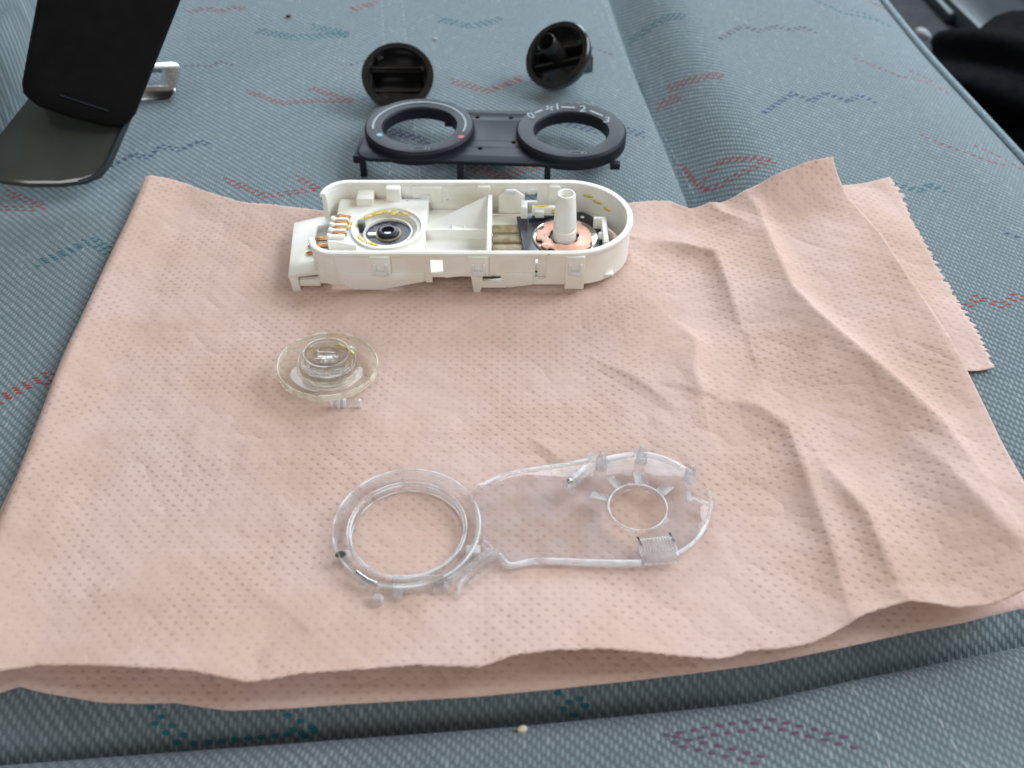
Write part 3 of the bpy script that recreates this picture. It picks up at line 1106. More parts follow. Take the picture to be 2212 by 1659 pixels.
# left bracket
bz = 10.5
pw = lambda u, v, z=bz: ((pix(u, v, z * MM).x) - HX, (pix(u, v, z * MM).y) - HY)
brk = [pw(622, 595), pw(635, 481), pw(690, 468), pw(740, 462), pw(740, 478), pw(686, 488), pw(678, 530), pw(690, 586)]
slab("bracket", brk, [], zl(bz - 1.6), zl(bz), 'white', house, 0.0003)
x, y = pw(634, 596)
box("leg", x - 0.0020, x + 0.0013, y, y + 0.0024, zl(2.6), zl(bz - 1.4), 'white', house, 0.0004, lambda c: Vector((c.x + (0.0006 if c.z < 0.004 else 0), c.y, c.z)))
x2, y2 = pw(704, 600)
box("leg", x2 - 0.0030, x2 + 0.0040, y + 0.001, y + 0.006, zl(5.8), zl(13.0), 'white', house, 0.0005)
box("foot_bar", x + 0.0013, x2 - 0.003, y + 0.0012, y + 0.0040, zl(4.4), zl(7.4), 'white', house, 0.0004)
box("floor", W(-86), W(-66), -0.012, 0.014, zl(6.0), zl(7.4), 'white', house, 0.0003)

# left floor plate with round recess
PZ = 15.4
C1 = (-50.2, 0.0)
plate = [(W(-72), -15 * MM), (W(-35), -15 * MM), (W(-35), 21.5 * MM), (W(-72), 21.5 * MM)]
slab("floor_plate", plate, [[(W(C1[0]) + x, y) for x, y in circle(0, 0, 12.4 * MM, 56)]], zl(PZ - 1.8), zl(PZ), 'white', house, 0.0003)
box("skirt", W(-36.6), W(-35), -15 * MM, 21.5 * MM, zl(8), zl(PZ - 1.7), 'white', house, 0.0002)
box("skirt", W(-72), W(-70.4), -15 * MM, 21.5 * MM, zl(8), zl(PZ - 1.7), 'white', house, 0.0002)
lathe("recess", [(14.6 * MM, zl(PZ + 0.05)), (14.6 * MM, zl(PZ + 0.9)), (13.6 * MM, zl(PZ + 0.9)), (13.2 * MM, zl(PZ + 0.1)), (11.9 * MM, zl(PZ - 0.1)), (11.6 * MM, zl(PZ - 2.4)), (10.2 * MM, zl(PZ - 2.6)), (10.0 * MM, zl(PZ - 1.5)), (9.2 * MM, zl(PZ - 1.5)),
                (9.0 * MM, zl(PZ - 5.0)), (0, zl(PZ - 5.2)), (0, zl(PZ - 6.2)), (12.6 * MM, zl(PZ - 6.0)), (12.6 * MM, zl(PZ + 0.05))], 'white', house, 72, (W(C1[0]), 0, 0), False)
lathe("track_disc", [(0, zl(PZ - 4.9)), (8.9 * MM, zl(PZ - 4.9)), (8.9 * MM, zl(PZ - 2.4)), (0, zl(PZ - 2.4))], 'track', house, 56, (W(C1[0]), 0, 0), False)
lathe("silver_ring", [(5.4 * MM, zl(PZ - 3.98)), (5.4 * MM, zl(PZ - 3.7)), (4.5 * MM, zl(PZ - 3.7)), (4.5 * MM, zl(PZ - 3.98))], 'terminal', house, 48, (W(C1[0]), 0, 0.0016), True)
lathe("hub", [(4.3 * MM, zl(PZ - 3.98)), (4.3 * MM, zl(PZ - 2.6)), (3.7 * MM, zl(PZ - 2.2)), (2.6 * MM, zl(PZ - 2.2)), (2.4 * MM, zl(PZ - 3.9))], 'carbon', house, 40, (W(C1[0]), 0, 0.0016), True)
box("drive_key", W(C1[0] - 1.5), W(C1[0] + 1.3), -2.2 * MM, -0.4 * MM, zl(PZ - 2.3), zl(PZ - 1.2), 'white_clip', house, 0.0002)
box("wiper", W(C1[0] - 8.4), W(C1[0] - 5.0), -2.6 * MM, 0.4 * MM, zl(PZ - 2.39), zl(PZ - 2.0), 'steel', house, 0.0002)
upright("stop_tab", [(C1[0] - 12.0, 12.5), (C1[0] - 9.6, 12.5), (C1[0] - 9.8, 16.2), (C1[0] - 12.0, 16.4)], [], 0.5, 5.5, 'carbon')
# grease smears around the recess
gs = random.Random(3)
for k, (ang, rr, sx_, sy_) in enumerate(((2.75, 12.6, 2.6, 0.9), (2.35, 12.5, 2.8, 1.0), (1.95, 12.0, 2.6, 0.8), (1.45, 11.2, 1.1, 1.3), (1.05, 12.2, 2.0, 0.6), (3.75, 12.4, 2.2, 0.7), (4.25, 11.8, 2.4, 0.7), (3.05, 16.0, 2.4, 0.7), (2.95, 13.8, 2.0, 0.8))):
    g = blob("grease_smear", (W(C1[0]) + rr * MM * math.cos(ang), rr * MM * math.sin(ang), zl(PZ + 0.05)), (sx_ * 1.15 * MM, sy_ * 1.35 * MM, 0.28 * MM), 'grease', house, k, 0.55, 3)
    g.rotation_euler = (0, 0, ang + PI / 2)

# comb with copper wires and pins
for k, yy_ in enumerate((5.2, 1.2, -2.6, -6.6)):
    tth = box("comb_tooth", W(-73.0), W(-66.5), (yy_ - 0.9) * MM, (yy_ + 0.9) * MM, zl(PZ), zl(PZ + 1.5), 'white', house, 0.0006)
    lathe("comb_knuckle", [(0, zl(PZ - 3)), (1.25 * MM, zl(PZ - 3)), (1.25 * MM, zl(PZ + 1.4)), (0.8 * MM, zl(PZ + 2.0)), (0, zl(PZ + 2.0))], 'white', house, 20, (W(-72.8), yy_ * MM, 0), False)
for yy_ in (7.6, 3.2, -0.7, -4.6):
    tube("wire", [(W(-71.4), yy_ * MM, zl(PZ - 2)), (W(-71.2), yy_ * MM, zl(PZ + 1.0)), (W(-70.4), yy_ * MM, zl(PZ + 1.3)), (W(-66.0), yy_ * MM, zl(PZ + 0.5))], 0.00055, 'pin', house, 8)
for yy_ in (-1.5, -6.2, -10.8):
    tube("pin", [(W(-71.0), yy_ * MM, zl(11.6)), (W(-76.0), yy_ * MM, zl(11.4)), (W(-81.0), yy_ * MM, zl(11.2)), (W(-82.2), yy_ * MM, zl(11.1))], [0.0009, 0.0009, 0.0008, 0.0003], 'pin', house, 10)
# front web beside the comb
upright("web", [(-72, 15.4), (-61, 15.4), (-61, 17.6), (-69, 19.4), (-72, 19.4)], [], -14.6, -13.6)

# middle: ribs, ramp and partition
box("floor", W(-35), W(-8), -22 * MM, 23 * MM, zl(8.0), zl(9.2), 'white', house, 0.0002)
box("partition", W(-10.0), W(-8.2), -23.3 * MM, 19.5 * MM, zl(9.0), zl(19.0), 'white', house, 0.0003)
box("cross_rib", W(-35), W(-9.9), 1.6 * MM, 2.8 * MM, zl(9.0), zl(13.6), 'white', house, 0.0002)
me = bpy.data.meshes.new("ramp")
rp = [(-35, 10.5, 10.6), (-10.1, 19.0, 18.6), (-10.1, 2.7, 12.8), (-35, 2.7, 10.2), (-35, 10.5, 9.0), (-10.1, 19.0, 9.0), (-10.1, 2.7, 9.0), (-35, 2.7, 9.0)]
me.from_pydata([(W(x), y * MM, zl(z)) for x, y, z in rp], [], [(0, 3, 2, 1), (4, 5, 6, 7), (0, 1, 5, 4), (1, 2, 6, 5), (2, 3, 7, 6), (3, 0, 4, 7)])
link("ramp", me, 'white', house)
me = bpy.data.meshes.new("ramp")
rp = [(-35, -13, 13.4), (-35, -23, 13.0), (-24, -23, 9.2), (-35, -13, 9.0), (-35, -23, 9.0), (-24, -23, 9.0)]
me.from_pydata([(W(x), y * MM, zl(z)) for x, y, z in rp], [], [(0, 1, 2), (3, 5, 4), (0, 3, 4, 1), (1, 4, 5, 2), (2, 5, 3, 0)])
link("ramp", me, 'white', house)
for xx in (-24.5, -19.5):
    box("ejector_line", W(xx), W(xx + 0.25), 3.5 * MM, 7.5 * MM, zl(10.5), zl(12.6), 'white', house, 0)

# blocks standing along the back wall
for x0, x1, y0_, z0_, z1_ in ((-64.5, -57.6, 16.0, 15.0, 19.0), (-52.6, -46.4, 19.6, 14.0, 21.2), (-42, -29.4, 22.2, 13.0, 20.3), (-14.6, -9.0, 21.8, 9.0, 21.0), (15.2, 20.2, 21.8, 9.0, 21.0)):
    box("back_block", W(x0), W(x1), y0_ * MM, (RI + 0.2) * MM, zl(z0_), zl(z1_), 'white', house, 0.0006)
box("block_window", W(-38.6), W(-34.2), 21.2 * MM, 23.0 * MM, zl(13.4), zl(17.0), 'white_clip', house, 0.0002)
upright("octagon_tab", [(-5.6, 9), (5.2, 9), (5.2, 17.2), (2.4, 19.8), (-3.0, 19.8), (-5.6, 17.2)], [], 20.4, 21.6)
box("tab_catch", W(-2.4), W(1.8), 19.8 * MM, 21.0 * MM, zl(18.6), zl(20.6), 'white_clip', house, 0.0003)
box("window_catch", W(6.2), W(9.8), 22.0 * MM, 24.0 * MM, zl(17.2), zl(19.4), 'white_clip', house, 0.0003)
box("upright_post", W(3.6), W(6.4), 13.5 * MM, 19.0 * MM, zl(8.0), zl(16.6), 'white', house, 0.0005)
box("guide_bar", W(8.4), W(22), 15.8 * MM, 17.8 * MM, zl(9.0), zl(15.0), 'white', house, 0.0004)
box("bar_lug", W(9.6), W(13.4), 14.2 * MM, 16.2 * MM, zl(10.0), zl(13.8), 'white_clip', house, 0.0004)
blob("grease_smear", (W(18.6), 15.7 * MM, zl(13.0)), (2.0 * MM, 0.5 * MM, 1.4 * MM), 'grease', house, 11, 0.3)
blob("grease_smear", (W(12.0), 16.8 * MM, zl(15.0)), (3.4 * MM, 0.7 * MM, 0.3 * MM), 'grease', house, 12, 0.3)
for k, (a_, z_) in enumerate(((1.15, 17.0), (0.95, 15.4), (0.75, 14.2))):
    g = blob("grease_smear", (W(CX2) + 23.3 * MM * math.cos(a_), 23.3 * MM * math.sin(a_), zl(z_)), (2.2 * MM, 0.35 * MM, 0.7 * MM), 'grease', house, 20 + k, 0.4)
    g.rotation_euler = (0, 0, a_ + PI / 2)
box("end_bracket", W(36.5), W(38.6), -9.5 * MM, 7.0 * MM, zl(10.0), zl(15.6), 'white', house, 0.0004)
box("bracket_cap", W(33.4), W(38.2), 6.4 * MM, 8.2 * MM, zl(10.0), zl(15.8), 'white', house, 0.0004)
blob("bracket_nub", (W(35.9), -1.5 * MM, zl(13.0)), (1.3 * MM, 1.8 * MM, 1.6 * MM), 'white', house, 4, 0.05)
box("front_ledge", W(-8.4), W(12), -(RI) * MM, -19.5 * MM, zl(12.0), zl(17.2), 'white', house, 0.0004, lambda c: Vector((c.x, c.y, c.z - (0.0026 if (c.x > W(0) and c.z > zl(14)) else 0))))
box("rim_mark", W(45.8), W(48.25), 3.0 * MM, 3.7 * MM, zl(21.9), zl(22.08), 'white_clip', house, 0)

# right: terminals, black board, silver ring, copper disc, post
BZ = 11.0
box("floor", W(-8.2), W(40), -21 * MM, 20 * MM, zl(7.4), zl(8.4), 'white', house, 0.0002)
for yy_ in (8.4, 1.4, -5.4):
    box("terminal", W(-8.0), W(6.0), (yy_ - 2.6) * MM, (yy_ + 2.6) * MM, zl(8.6), zl(9.8), 'terminal', house, 0.0004)
board = [(2.0, 15.4), (4.0, 15.4), (4.0, 17.6), (30, 18.6), (34, 15), (34.6, 12), (38, 8), (39.4, -4), (36, -15), (30, -20), (8, -20), (5.0, -11)]
slab("contact_board", [(W(x), y * MM) for x, y in board], [circle(W(CX2 - 0.6), 0, 13.3 * MM, 56), [(W(7), 13.2 * MM), (W(17), 14.6 * MM), (W(12), 11.2 * MM), (W(7), 10.2 * MM)]], zl(BZ - 2.2), zl(BZ), 'carbon', house, 0.0003)
for x, y, r in ((29.4, 14.6, 0.8),):
    lathe("board_hole", [(0, zl(BZ + 0.02)), (r * MM, zl(BZ + 0.02)), (r * MM, zl(BZ + 0.12)), (0, zl(BZ + 0.12))], 'white', house, 16, (W(x), y * MM, 0), False)
CXD = CX2 - 0.6
lathe("silver_cup", [(13.4 * MM, zl(BZ - 0.6)), (13.4 * MM, zl(BZ + 0.2)), (12.9 * MM, zl(BZ + 0.5)), (11.6 * MM, zl(BZ - 0.1)), (0, zl(BZ - 0.5)), (0, zl(BZ - 1.6)), (13.4 * MM, zl(BZ - 1.6))], 'silver', house, 72, (W(CXD), 0, 0), False)
disc = []
for k in range(120):
    a = 2 * PI * k / 120
    r = 11.8
    deg = math.degrees(a)
    for c0, w0, dep in ((150, 7, 1.4), (200, 8, 1.7), (236, 8, 1.6), (20, 34, 1.2), (338, 10, 0.8)):
        if abs((deg - c0 + 180) % 360 - 180) < w0:
            r -= dep
    disc.append((W(CXD) + r * MM * math.cos(a), r * MM * math.sin(a)))
star = []
for k in range(48):
    a = 2 * PI * k / 48
    r = 6.3 if (k // 3) % 2 == 0 else 5.8
    star.append((W(CXD - 0.6) + r * MM * math.cos(a), r * MM * math.sin(a)))
slab("copper_disc", disc, [star], zl(BZ + 0.15), zl(BZ + 1.0), 'copper', house, 0.0002)
lathe("dark_hole", [(0, zl(BZ - 0.4)), (6.9 * MM, zl(BZ - 0.4)), (6.9 * MM, zl(BZ - 0.1)), (0, zl(BZ - 0.1))], 'carbon', house, 40, (W(CXD - 0.6), 0, 0), False)
lathe("post", [(0, zl(BZ - 1)), (4.75 * MM, zl(BZ - 1)), (4.75 * MM, zl(15.4)), (4.35 * MM, zl(15.9)), (4.35 * MM, zl(16.5)), (4.75 * MM, zl(16.9)), (4.72 * MM, zl(17.4)), (3.75 * MM, zl(31.4)), (3.4 * MM, zl(32.0)), (2.9 * MM, zl(32.0)), (2.55 * MM, zl(31.4)), (2.3 * MM, zl(24.0)), (0, zl(24.0))],
      'white', house, 48, (W(CXD - 0.4), 0, 0), False)
for k, (u_, v_) in enumerate(((-27, 21), (14, -2), (-44, 20))):
    blob("dirt_speck", (W(u_), (v_ - 24.5 if k == 1 else v_) * MM, zl(22.0 if k == 1 else 15.45)), (0.3 * MM, 0.3 * MM, 0.12 * MM), 'seed', house, 40 + k, 0.3, 2)

# ================================================================ BLACK BEZEL WITH TWO RINGS
BX, BY = -0.0430, 0.4087
bang = math.atan2(404.5 - 408.7, 27.4 + 43.0)
bez_z = sz(BX + 0.03, BY - 0.02)
bez = empty("dial_bezel", (BX, BY, bez_z), (0, 0, bang))
tag(bez, "black plastic bezel with two dial rings marked 0 1 2 3, standing on short pegs", "bezel")
DX = 0.0705
Rb = Matrix.Rotation(-bang, 3, 'Z')
PT = 0.0125                    # top of the plate
RT = 0.0160                    # top of the rings
cy_ = -0.001
pl = circle(-0.0185, 0.0165, 0.007, 8, PI / 2, PI) + circle(-0.0185, -0.0185, 0.007, 8, PI, 1.5 * PI) + [(DX, -0.0255)] + circle(DX, 0, 0.0255, 30, -PI / 2, PI / 2) + [(DX - 0.012, 0.0225), (0.012, 0.0215)]
h4 = []
for u, v in ((1031, 254), (1104, 255), (1037, 321), (1110, 308)):
    p = Rb @ (pix(u, v, PT) - Vector((BX, BY, PT)))
    h4.append(circle(p.x, p.y, 0.0011, 12))
slab("plate", pl, [circle(0, 0, 0.0185, 56), circle(DX, 0, 0.0185, 56)] + h4, PT - 0.0018, PT, 'black', bez, 0.0003)
for cx in (0.0, DX):
    lathe("dial_ring", [(0.0254, PT - 0.0030), (0.0255, RT - 0.0012), (0.0246, RT - 0.0001), (0.0240, RT), (0.0176, RT - 0.0006), (0.0170, RT - 0.0014), (0.0170, PT - 0.0030)], 'black', bez, 96, (cx, 0, 0), True)
for x, y, z0 in ((-0.0240, -0.0205, 0.0), (0.0212, -0.0252, 0.0), (DX - 0.0100, -0.0240, 0.0), (0.035, 0.0175, 0.0), (-0.0225, 0.0170, 0.0)):
    wx = Vector((BX, BY, 0)) + Matrix.Rotation(bang, 3, 'Z') @ Vector((x, y, 0))
    zb_ = sz(wx.x, wx.y) - bez_z
    box("peg", x - 0.0014, x + 0.0014, y - 0.0012, y + 0.0014, zb_ + 0.0002, PT - 0.0016, 'black', bez, 0.0003)
box("side_flange", -0.0278, -0.0262, -0.0195, 0.0140, 0.0070, 0.0105, 'black', bez, 0.0004)
box("flange_foot", -0.0282, -0.0250, -0.0212, -0.0198, 0.0070, 0.0108, 'black', bez, 0.0004)
box("latch_tab", 0.0100, 0.0132, 0.0125, 0.0150, PT - 0.0045, PT - 0.0015, 'black', bez, 0.0003)
box("latch_tab", DX + 0.0180, DX + 0.0225, -0.0205, -0.0170, PT - 0.0050, PT - 0.0020, 'black', bez, 0.0003)
PZT = RT - 0.00030             # print lies on the gently sloping ring face


def on_ring(u, v, z=RT):
    p = Rb @ (pix(u, v, bez_z + z) - Vector((BX, BY, bez_z + z)))
    return p.x, p.y


def ring_face(x, y):
    cx = 0.0 if x < DX / 2 else DX
    r = math.hypot(x - cx, y)
    return RT - 0.0006 * (0.0240 - r) / (0.0240 - 0.0176)


def print_shape(name, outer, holes, mat):
    o = slab(name, outer, holes, 0, 0.00012, mat, bez, 0)
    for v in o.data.vertices:
        v.co.z = ring_face(v.co.x, v.co.y) + 0.00003 + v.co.z
    return o


arc = circle(0, 0, 0.0219, 60, math.radians(-14), math.radians(194)) + list(reversed(circle(0, 0, 0.0210, 60, math.radians(-14), math.radians(194))))
print_shape("printed_arc", arc, [], 'print')
x, y = on_ring(820, 290)
print_shape("printed_dot", circle(x, y, 0.0014, 20), [], 'print_blue')
x, y = on_ring(996, 295)
print_shape("printed_dot", circle(x, y, 0.0014, 20), [], 'print_red')
for u, v in ((908, 320), (1247, 329)):
    x, y = on_ring(u, v)
    van = [(-0.0042, -0.0003), (-0.0028, 0.0012), (0.0034, 0.0013), (0.0041, 0.0008), (0.0042, -0.0011), (0.0034, -0.0015), (-0.0034, -0.0014), (-0.0042, -0.0009)]
    inn = [(-0.0037, -0.0003), (-0.0026, 0.0009), (0.0032, 0.0010), (0.0038, 0.0006), (0.0038, -0.0009), (0.0032, -0.0012), (-0.0032, -0.0011), (-0.0037, -0.0007)]
    print_shape("printed_van", [(x + a, y + b) for a, b in van], [[(x + a, y + b) for a, b in inn]], 'print_thin')
    print_shape("printed_window", [(x + a, y + b) for a, b in ((0.0016, -0.0005), (0.0028, -0.0005), (0.0028, 0.0006), (0.0016, 0.0006))], [], 'print_thin')


def digit(ch, u, v, size, rot):
    cu = bpy.data.curves.new("digit", 'FONT')
    cu.body = ch
    cu.size = size
    cu.align_x = 'CENTER'
    cu.align_y = 'CENTER'
    cu.extrude = 0.00005
    cu.offset = 0.00005
    tmp = bpy.data.objects.new("tmp", cu)
    me = bpy.data.meshes.new_from_object(tmp)
    bpy.data.objects.remove(tmp)
    x, y = on_ring(u, v)
    c, s_ = math.cos(rot), math.sin(rot)
    for q in me.vertices:
        a, b = q.co.x, q.co.y
        X_, Y_ = x + a * c - b * s_, y + a * s_ + b * c
        q.co = (X_, Y_, ring_face(X_, Y_) + 0.00014 + q.co.z)
    link("printed_digit", me, 'print', bez)


digit("0", 1147, 250, 0.0068, 0.45)
digit("1", 1204, 231, 0.0070, 0.12)
digit("2", 1259, 234.5, 0.0072, -0.05)
digit("3", 1311, 258, 0.0070, -0.18)


def dash(u0, v0, u1, v1, w=0.0011):
    a, b = Vector(on_ring(u0, v0)), Vector(on_ring(u1, v1))
    n = (b - a).normalized()
    n = Vector((-n.y, n.x)) * w / 2
    print_shape("printed_dash", [tuple(a + n), tuple(a - n), tuple(b - n), tuple(b + n)], [], 'print')


dash(1155, 244, 1172, 237)
dash(1212, 230.5, 1242, 231.5)
dash(1275, 238, 1302, 249)
x, y = on_ring(1187, 233)
for k in range(4):
    a = k * PI / 2 + 0.5
    c, s_ = math.cos(a), math.sin(a)
    petal = [(0.0002, 0.0), (0.0009, 0.0009), (0.0021, 0.0010), (0.0024, 0.0002), (0.0012, -0.0001)]
    print_shape("printed_fan_blade", [(x + p * c - q * s_, y + p * s_ + q * c) for p, q in petal], [], 'print')


# ================================================================ TWO BLACK KNOBS
def knob(name, center_px, normal, spin, label, shaft):
    """Built with its open side up (+Z) at z = 0, grip below; then turned so +Z = normal and set down on the cloth."""
    k = empty(name)
    tag(k, label, "knob", "knobs pulled off the bezel")
    lathe("rim", [(0.0180, -0.0010), (0.0180, 0.0), (0.0174, 0.0008), (0.0150, 0.0008), (0.0146, 0.0), (0.0146, -0.0052), (0.0160, -0.0064), (0.0172, -0.0050), (0.0176, -0.0024)], 'knob', k, 72)
    gw = 0.0046
    slot = [(-0.0138, -gw), (0.0138, -gw), (0.0138, gw), (-0.0138, gw)]
    slab("face", circle(0, 0, 0.0152, 64), [slot], -0.0066, -0.0050, 'knob', k, 0.0002)
    # hollow grip: side walls, ends, bottom
    gd = -0.0150
    for sgn in (-1, 1):
        box("grip_wall", -0.0146, 0.0146, min(sgn * gw, sgn * (gw + 0.0013)), max(sgn * gw, sgn * (gw + 0.0013)), gd, -0.0052, 'knob', k, 0.0003, lambda c, s=sgn: Vector((c.x * (0.88 if c.z < -0.01 else 1), c.y - (s * 0.0010 if c.z < -0.01 else 0), c.z)))
        box("grip_end", min(sgn * 0.0132, sgn * 0.0146), max(sgn * 0.0132, sgn * 0.0146), -gw - 0.0005, gw + 0.0005, gd, -0.0052, 'knob', k, 0.0003, lambda c: Vector((c.x * (0.88 if c.z < -0.01 else 1), c.y * (0.8 if c.z < -0.01 else 1), c.z)))
    box("grip_tip", -0.0130, 0.0130, -gw, gw, gd - 0.0022, gd + 0.0004, 'knob', k, 0.0012)
    for a in (0.35, 2.3, 4.2):
        nb = box("notch_tab", 0.0122, 0.0150, -0.0014, 0.0014, -0.0030, -0.0006, 'knob', k, 0.0003)
        nb.rotation_euler = (0, 0, a)
    if shaft:
        lathe("shaft_socket", [(0.0046, -0.0064), (0.0049, 0.0125), (0.0046, 0.0130), (0.0041, 0.0130), (0.0039, 0.0125), (0.0035, -0.0060)], 'knob', k, 40)
        box("web", -0.0138, 0.0138, -0.0042, -0.0030, -0.0062, -0.0012, 'knob', k, 0.0003)
        box("web", -0.0138, 0.0138, 0.0030, 0.0042, -0.0062, -0.0012, 'knob', k, 0.0003)
    else:
        box("web", -0.0140, 0.0140, 0.0052, 0.0066, -0.0062, -0.0028, 'knob', k, 0.0004)
        box("web", -0.0140, 0.0140, -0.0072, -0.0060, -0.0062, -0.0030, 'knob', k, 0.0004)
    n = Vector(normal).normalized()
    R = n.to_track_quat('Z', 'Y').to_matrix() @ Matrix.Rotation(spin, 3, 'Z')
    low = 1e9
    for ch in k.children:
        ml = Matrix.LocRotScale(ch.location, ch.rotation_euler, ch.scale)
        for v in ch.data.vertices:
            low = min(low, (R @ (ml @ v.co)).z)
    zc = 0.0
    for _ in range(5):
        p = pix(*center_px, zc)
        zc = sz(p.x, p.y) - low + 0.0
    k.rotation_euler = R.to_euler()
    k.location = (p.x, p.y, zc)
    return k


knob("knob", (859, 162), (0.06, -0.56, 0.83), -0.06, "black round knob lying hollow side up just behind the bezel's plain-arc ring", False)
knob("knob", (1203, 117), (-0.47, -0.50, 0.73), 0.55, "black round knob with a tube socket, tipped over on the bare seat cloth", True)

# ================================================================ CLEAR ROUND DISC
dcen = pix(706, 790, 0.0085)
disk = empty("clear_dial_disc", (dcen.x, dcen.y, TZ + 0.0002), (math.radians(-3), math.radians(3), 0))
tag(disk, "round yellowed clear plastic disc with raised hub, lying on the towel", "plastic disc")
dz = 0.0037
lathe("flange", [(0.0096, dz), (0.0173, dz), (0.0176, dz + 0.0004), (0.0176, dz + 0.0021), (0.0172, dz + 0.0026), (0.0104, dz + 0.0026), (0.0100, dz + 0.0024)], 'clear_yellow', disk, 96)
lathe("step", [(0.0076, dz), (0.0102, dz), (0.0102, dz + 0.0040), (0.0098, dz + 0.0044), (0.0088, dz + 0.0044), (0.0085, dz + 0.0042), (0.0076, dz + 0.0042)], 'clear_yellow', disk, 80)
lathe("hub", [(0.0060, dz - 0.0015), (0.0082, dz - 0.0015), (0.0080, dz + 0.0070), (0.0076, dz + 0.0076), (0.0066, dz + 0.0076), (0.0062, dz + 0.0070)], 'clear_hub', disk, 72)
lathe("hub_lens", [(0, dz + 0.0022), (0.0061, dz + 0.0018), (0.0061, dz + 0.0046), (0.0048, dz + 0.0062), (0.0036, dz + 0.0050), (0.0024, dz + 0.0064), (0, dz + 0.0058)], 'clear_hub', disk, 56, closed=False)
lathe("edge_glow_band", [(0.0174, dz + 0.0002), (0.01775, dz + 0.0003), (0.01775, dz + 0.0020), (0.0174, dz + 0.0022)], 'edge_glow_yellow', disk, 96)  # added pale band imitating light glowing through the rim
for R_, z_, r_, m_ in ((0.0174, dz + 0.0026, 0.00022, 'edge_glow_yellow'), (0.0100, dz + 0.0043, 0.00020, 'glint'), (0.0079, dz + 0.0075, 0.00022, 'glint')):
    ring_ = tube("highlight_bead", [(R_ * math.cos(2 * PI * k_ / 64), R_ * math.sin(2 * PI * k_ / 64), z_) for k_ in range(65)], r_, m_, disk, 6)  # added thin rings, coloured pale as edge highlights
box("hub_key", -0.0040, 0.0034, -0.0010, 0.0010, dz + 0.0050, dz + 0.0074, 'clear_hub', disk, 0.0005)
lathe("hub_base", [(0.0030, -0.0), (0.0062, 0.0), (0.0062, dz), (0.0030, dz)], 'clear', disk, 40)
for a, w_ in ((4.05, 0.0016), (5.25, 0.0020), (0.5, 0.0015)):
    nb = box("catch", 0.0082, 0.0104, -w_, w_, dz + 0.0043, dz + 0.0062, 'clear_edge', disk, 0.0004)
    nb.rotation_euler = (0, 0, a)
ft = empty("foot")
ft.parent = disk
for px_ in (0.0035, 0.0058, 0.0078, 0.0130):
    box("post", px_ - 0.0005, px_ + 0.0005, -0.0168, -0.0156, -0.0002, dz + 0.0003, 'glint', ft, 0.0002)
box("web", 0.0030, 0.0135, -0.0163, -0.0159, 0.0006, dz + 0.0001, 'clear_edge', ft, 0.0001)
for a, r_, L_ in ((1.0, 0.0088, 0.0026), (0.5, 0.0092, 0.0014), (2.45, 0.0090, 0.0014)):
    g = blob("grease_smear", (r_ * math.cos(a), r_ * math.sin(a), dz + 0.0045), (L_, 0.0007, 0.00035), 'grease', disk, int(a * 10), 0.4)
    g.rotation_euler = (0, 0, a + PI / 2)

# ================================================================ CLEAR LIGHT GUIDE
GZ = TZ + 0.0002
gc = pix(880, 1147, 0.006)
guide = empty("light_guide", (gc.x, gc.y, GZ))
tag(guide, "long clear plastic light guide with an open ring at one end, lying on the towel", "light guide")


def gl_(u, v, z=0.0045):
    p = pix(u, v, GZ + z)
    return p.x - gc.x, p.y - gc.y


# the open ring: flat base, outer bead and inner bead
lathe("ring_base", [(0.0172, 0.0), (0.0222, 0.0), (0.0222, 0.0022), (0.0172, 0.0022)], 'clear', guide, 96)
lathe("outer_bead", [(0.0207, 0.0022), (0.0224, 0.0020), (0.0226, 0.0048), (0.0219, 0.0058), (0.0210, 0.0056)], 'clear_edge', guide, 96)
lathe("inner_bead", [(0.0172, 0.0022), (0.0182, 0.0022), (0.0183, 0.0040), (0.0177, 0.0045), (0.0172, 0.0041)], 'clear_edge', guide, 96)
for R_, z_, r_ in ((0.0221, 0.0056, 0.00034), (0.0180, 0.0044, 0.00018), (0.01725, 0.0038, 0.00030), (0.0172, 0.0010, 0.00024)):
    tube("highlight_bead", [(R_ * math.cos(2 * PI * k_ / 72), R_ * math.sin(2 * PI * k_ / 72), z_) for k_ in range(73)], r_, 'glint', guide, 6)  # added thin rings that paint highlights along the ring edges
# plate
pl_px = [(1012, 1072), (1030, 1046), (1100, 1021), (1200, 1004), (1275, 992), (1330, 982), (1385, 978), (1440, 986), (1490, 1012), (1526, 1050), (1536, 1090), (1528, 1132), (1500, 1172), (1462, 1198), (1420, 1213), (1385, 1218), (1300, 1217), (1200, 1213), (1150, 1214), (1112, 1222), (1095, 1220), (1078, 1202), (1050, 1196), (1038, 1180), (1042, 1150), (1038, 1110)]
hcx, hcy = gl_(1377, 1099, 0.004)
hole = circle(hcx, hcy, 0.0088, 48)
slab("plate", [gl_(u, v, 0.004) for u, v in pl_px], [hole], 0.0020, 0.0042, 'clear_sheet', guide, 0.0004)
tube("highlight_bead", [(hcx + 0.0090 * math.cos(2 * PI * k_ / 56), hcy + 0.0090 * math.sin(2 * PI * k_ / 56), 0.0050) for k_ in range(57)], 0.00026, 'glint', guide, 6)  # added ring, painted highlight round the hole
lathe("hole_lip", [(0.0088, 0.0040), (0.0097, 0.0040), (0.0097, 0.0048), (0.0092, 0.0052), (0.0088, 0.0048)], 'clear', guide, 64, (hcx, hcy, 0))


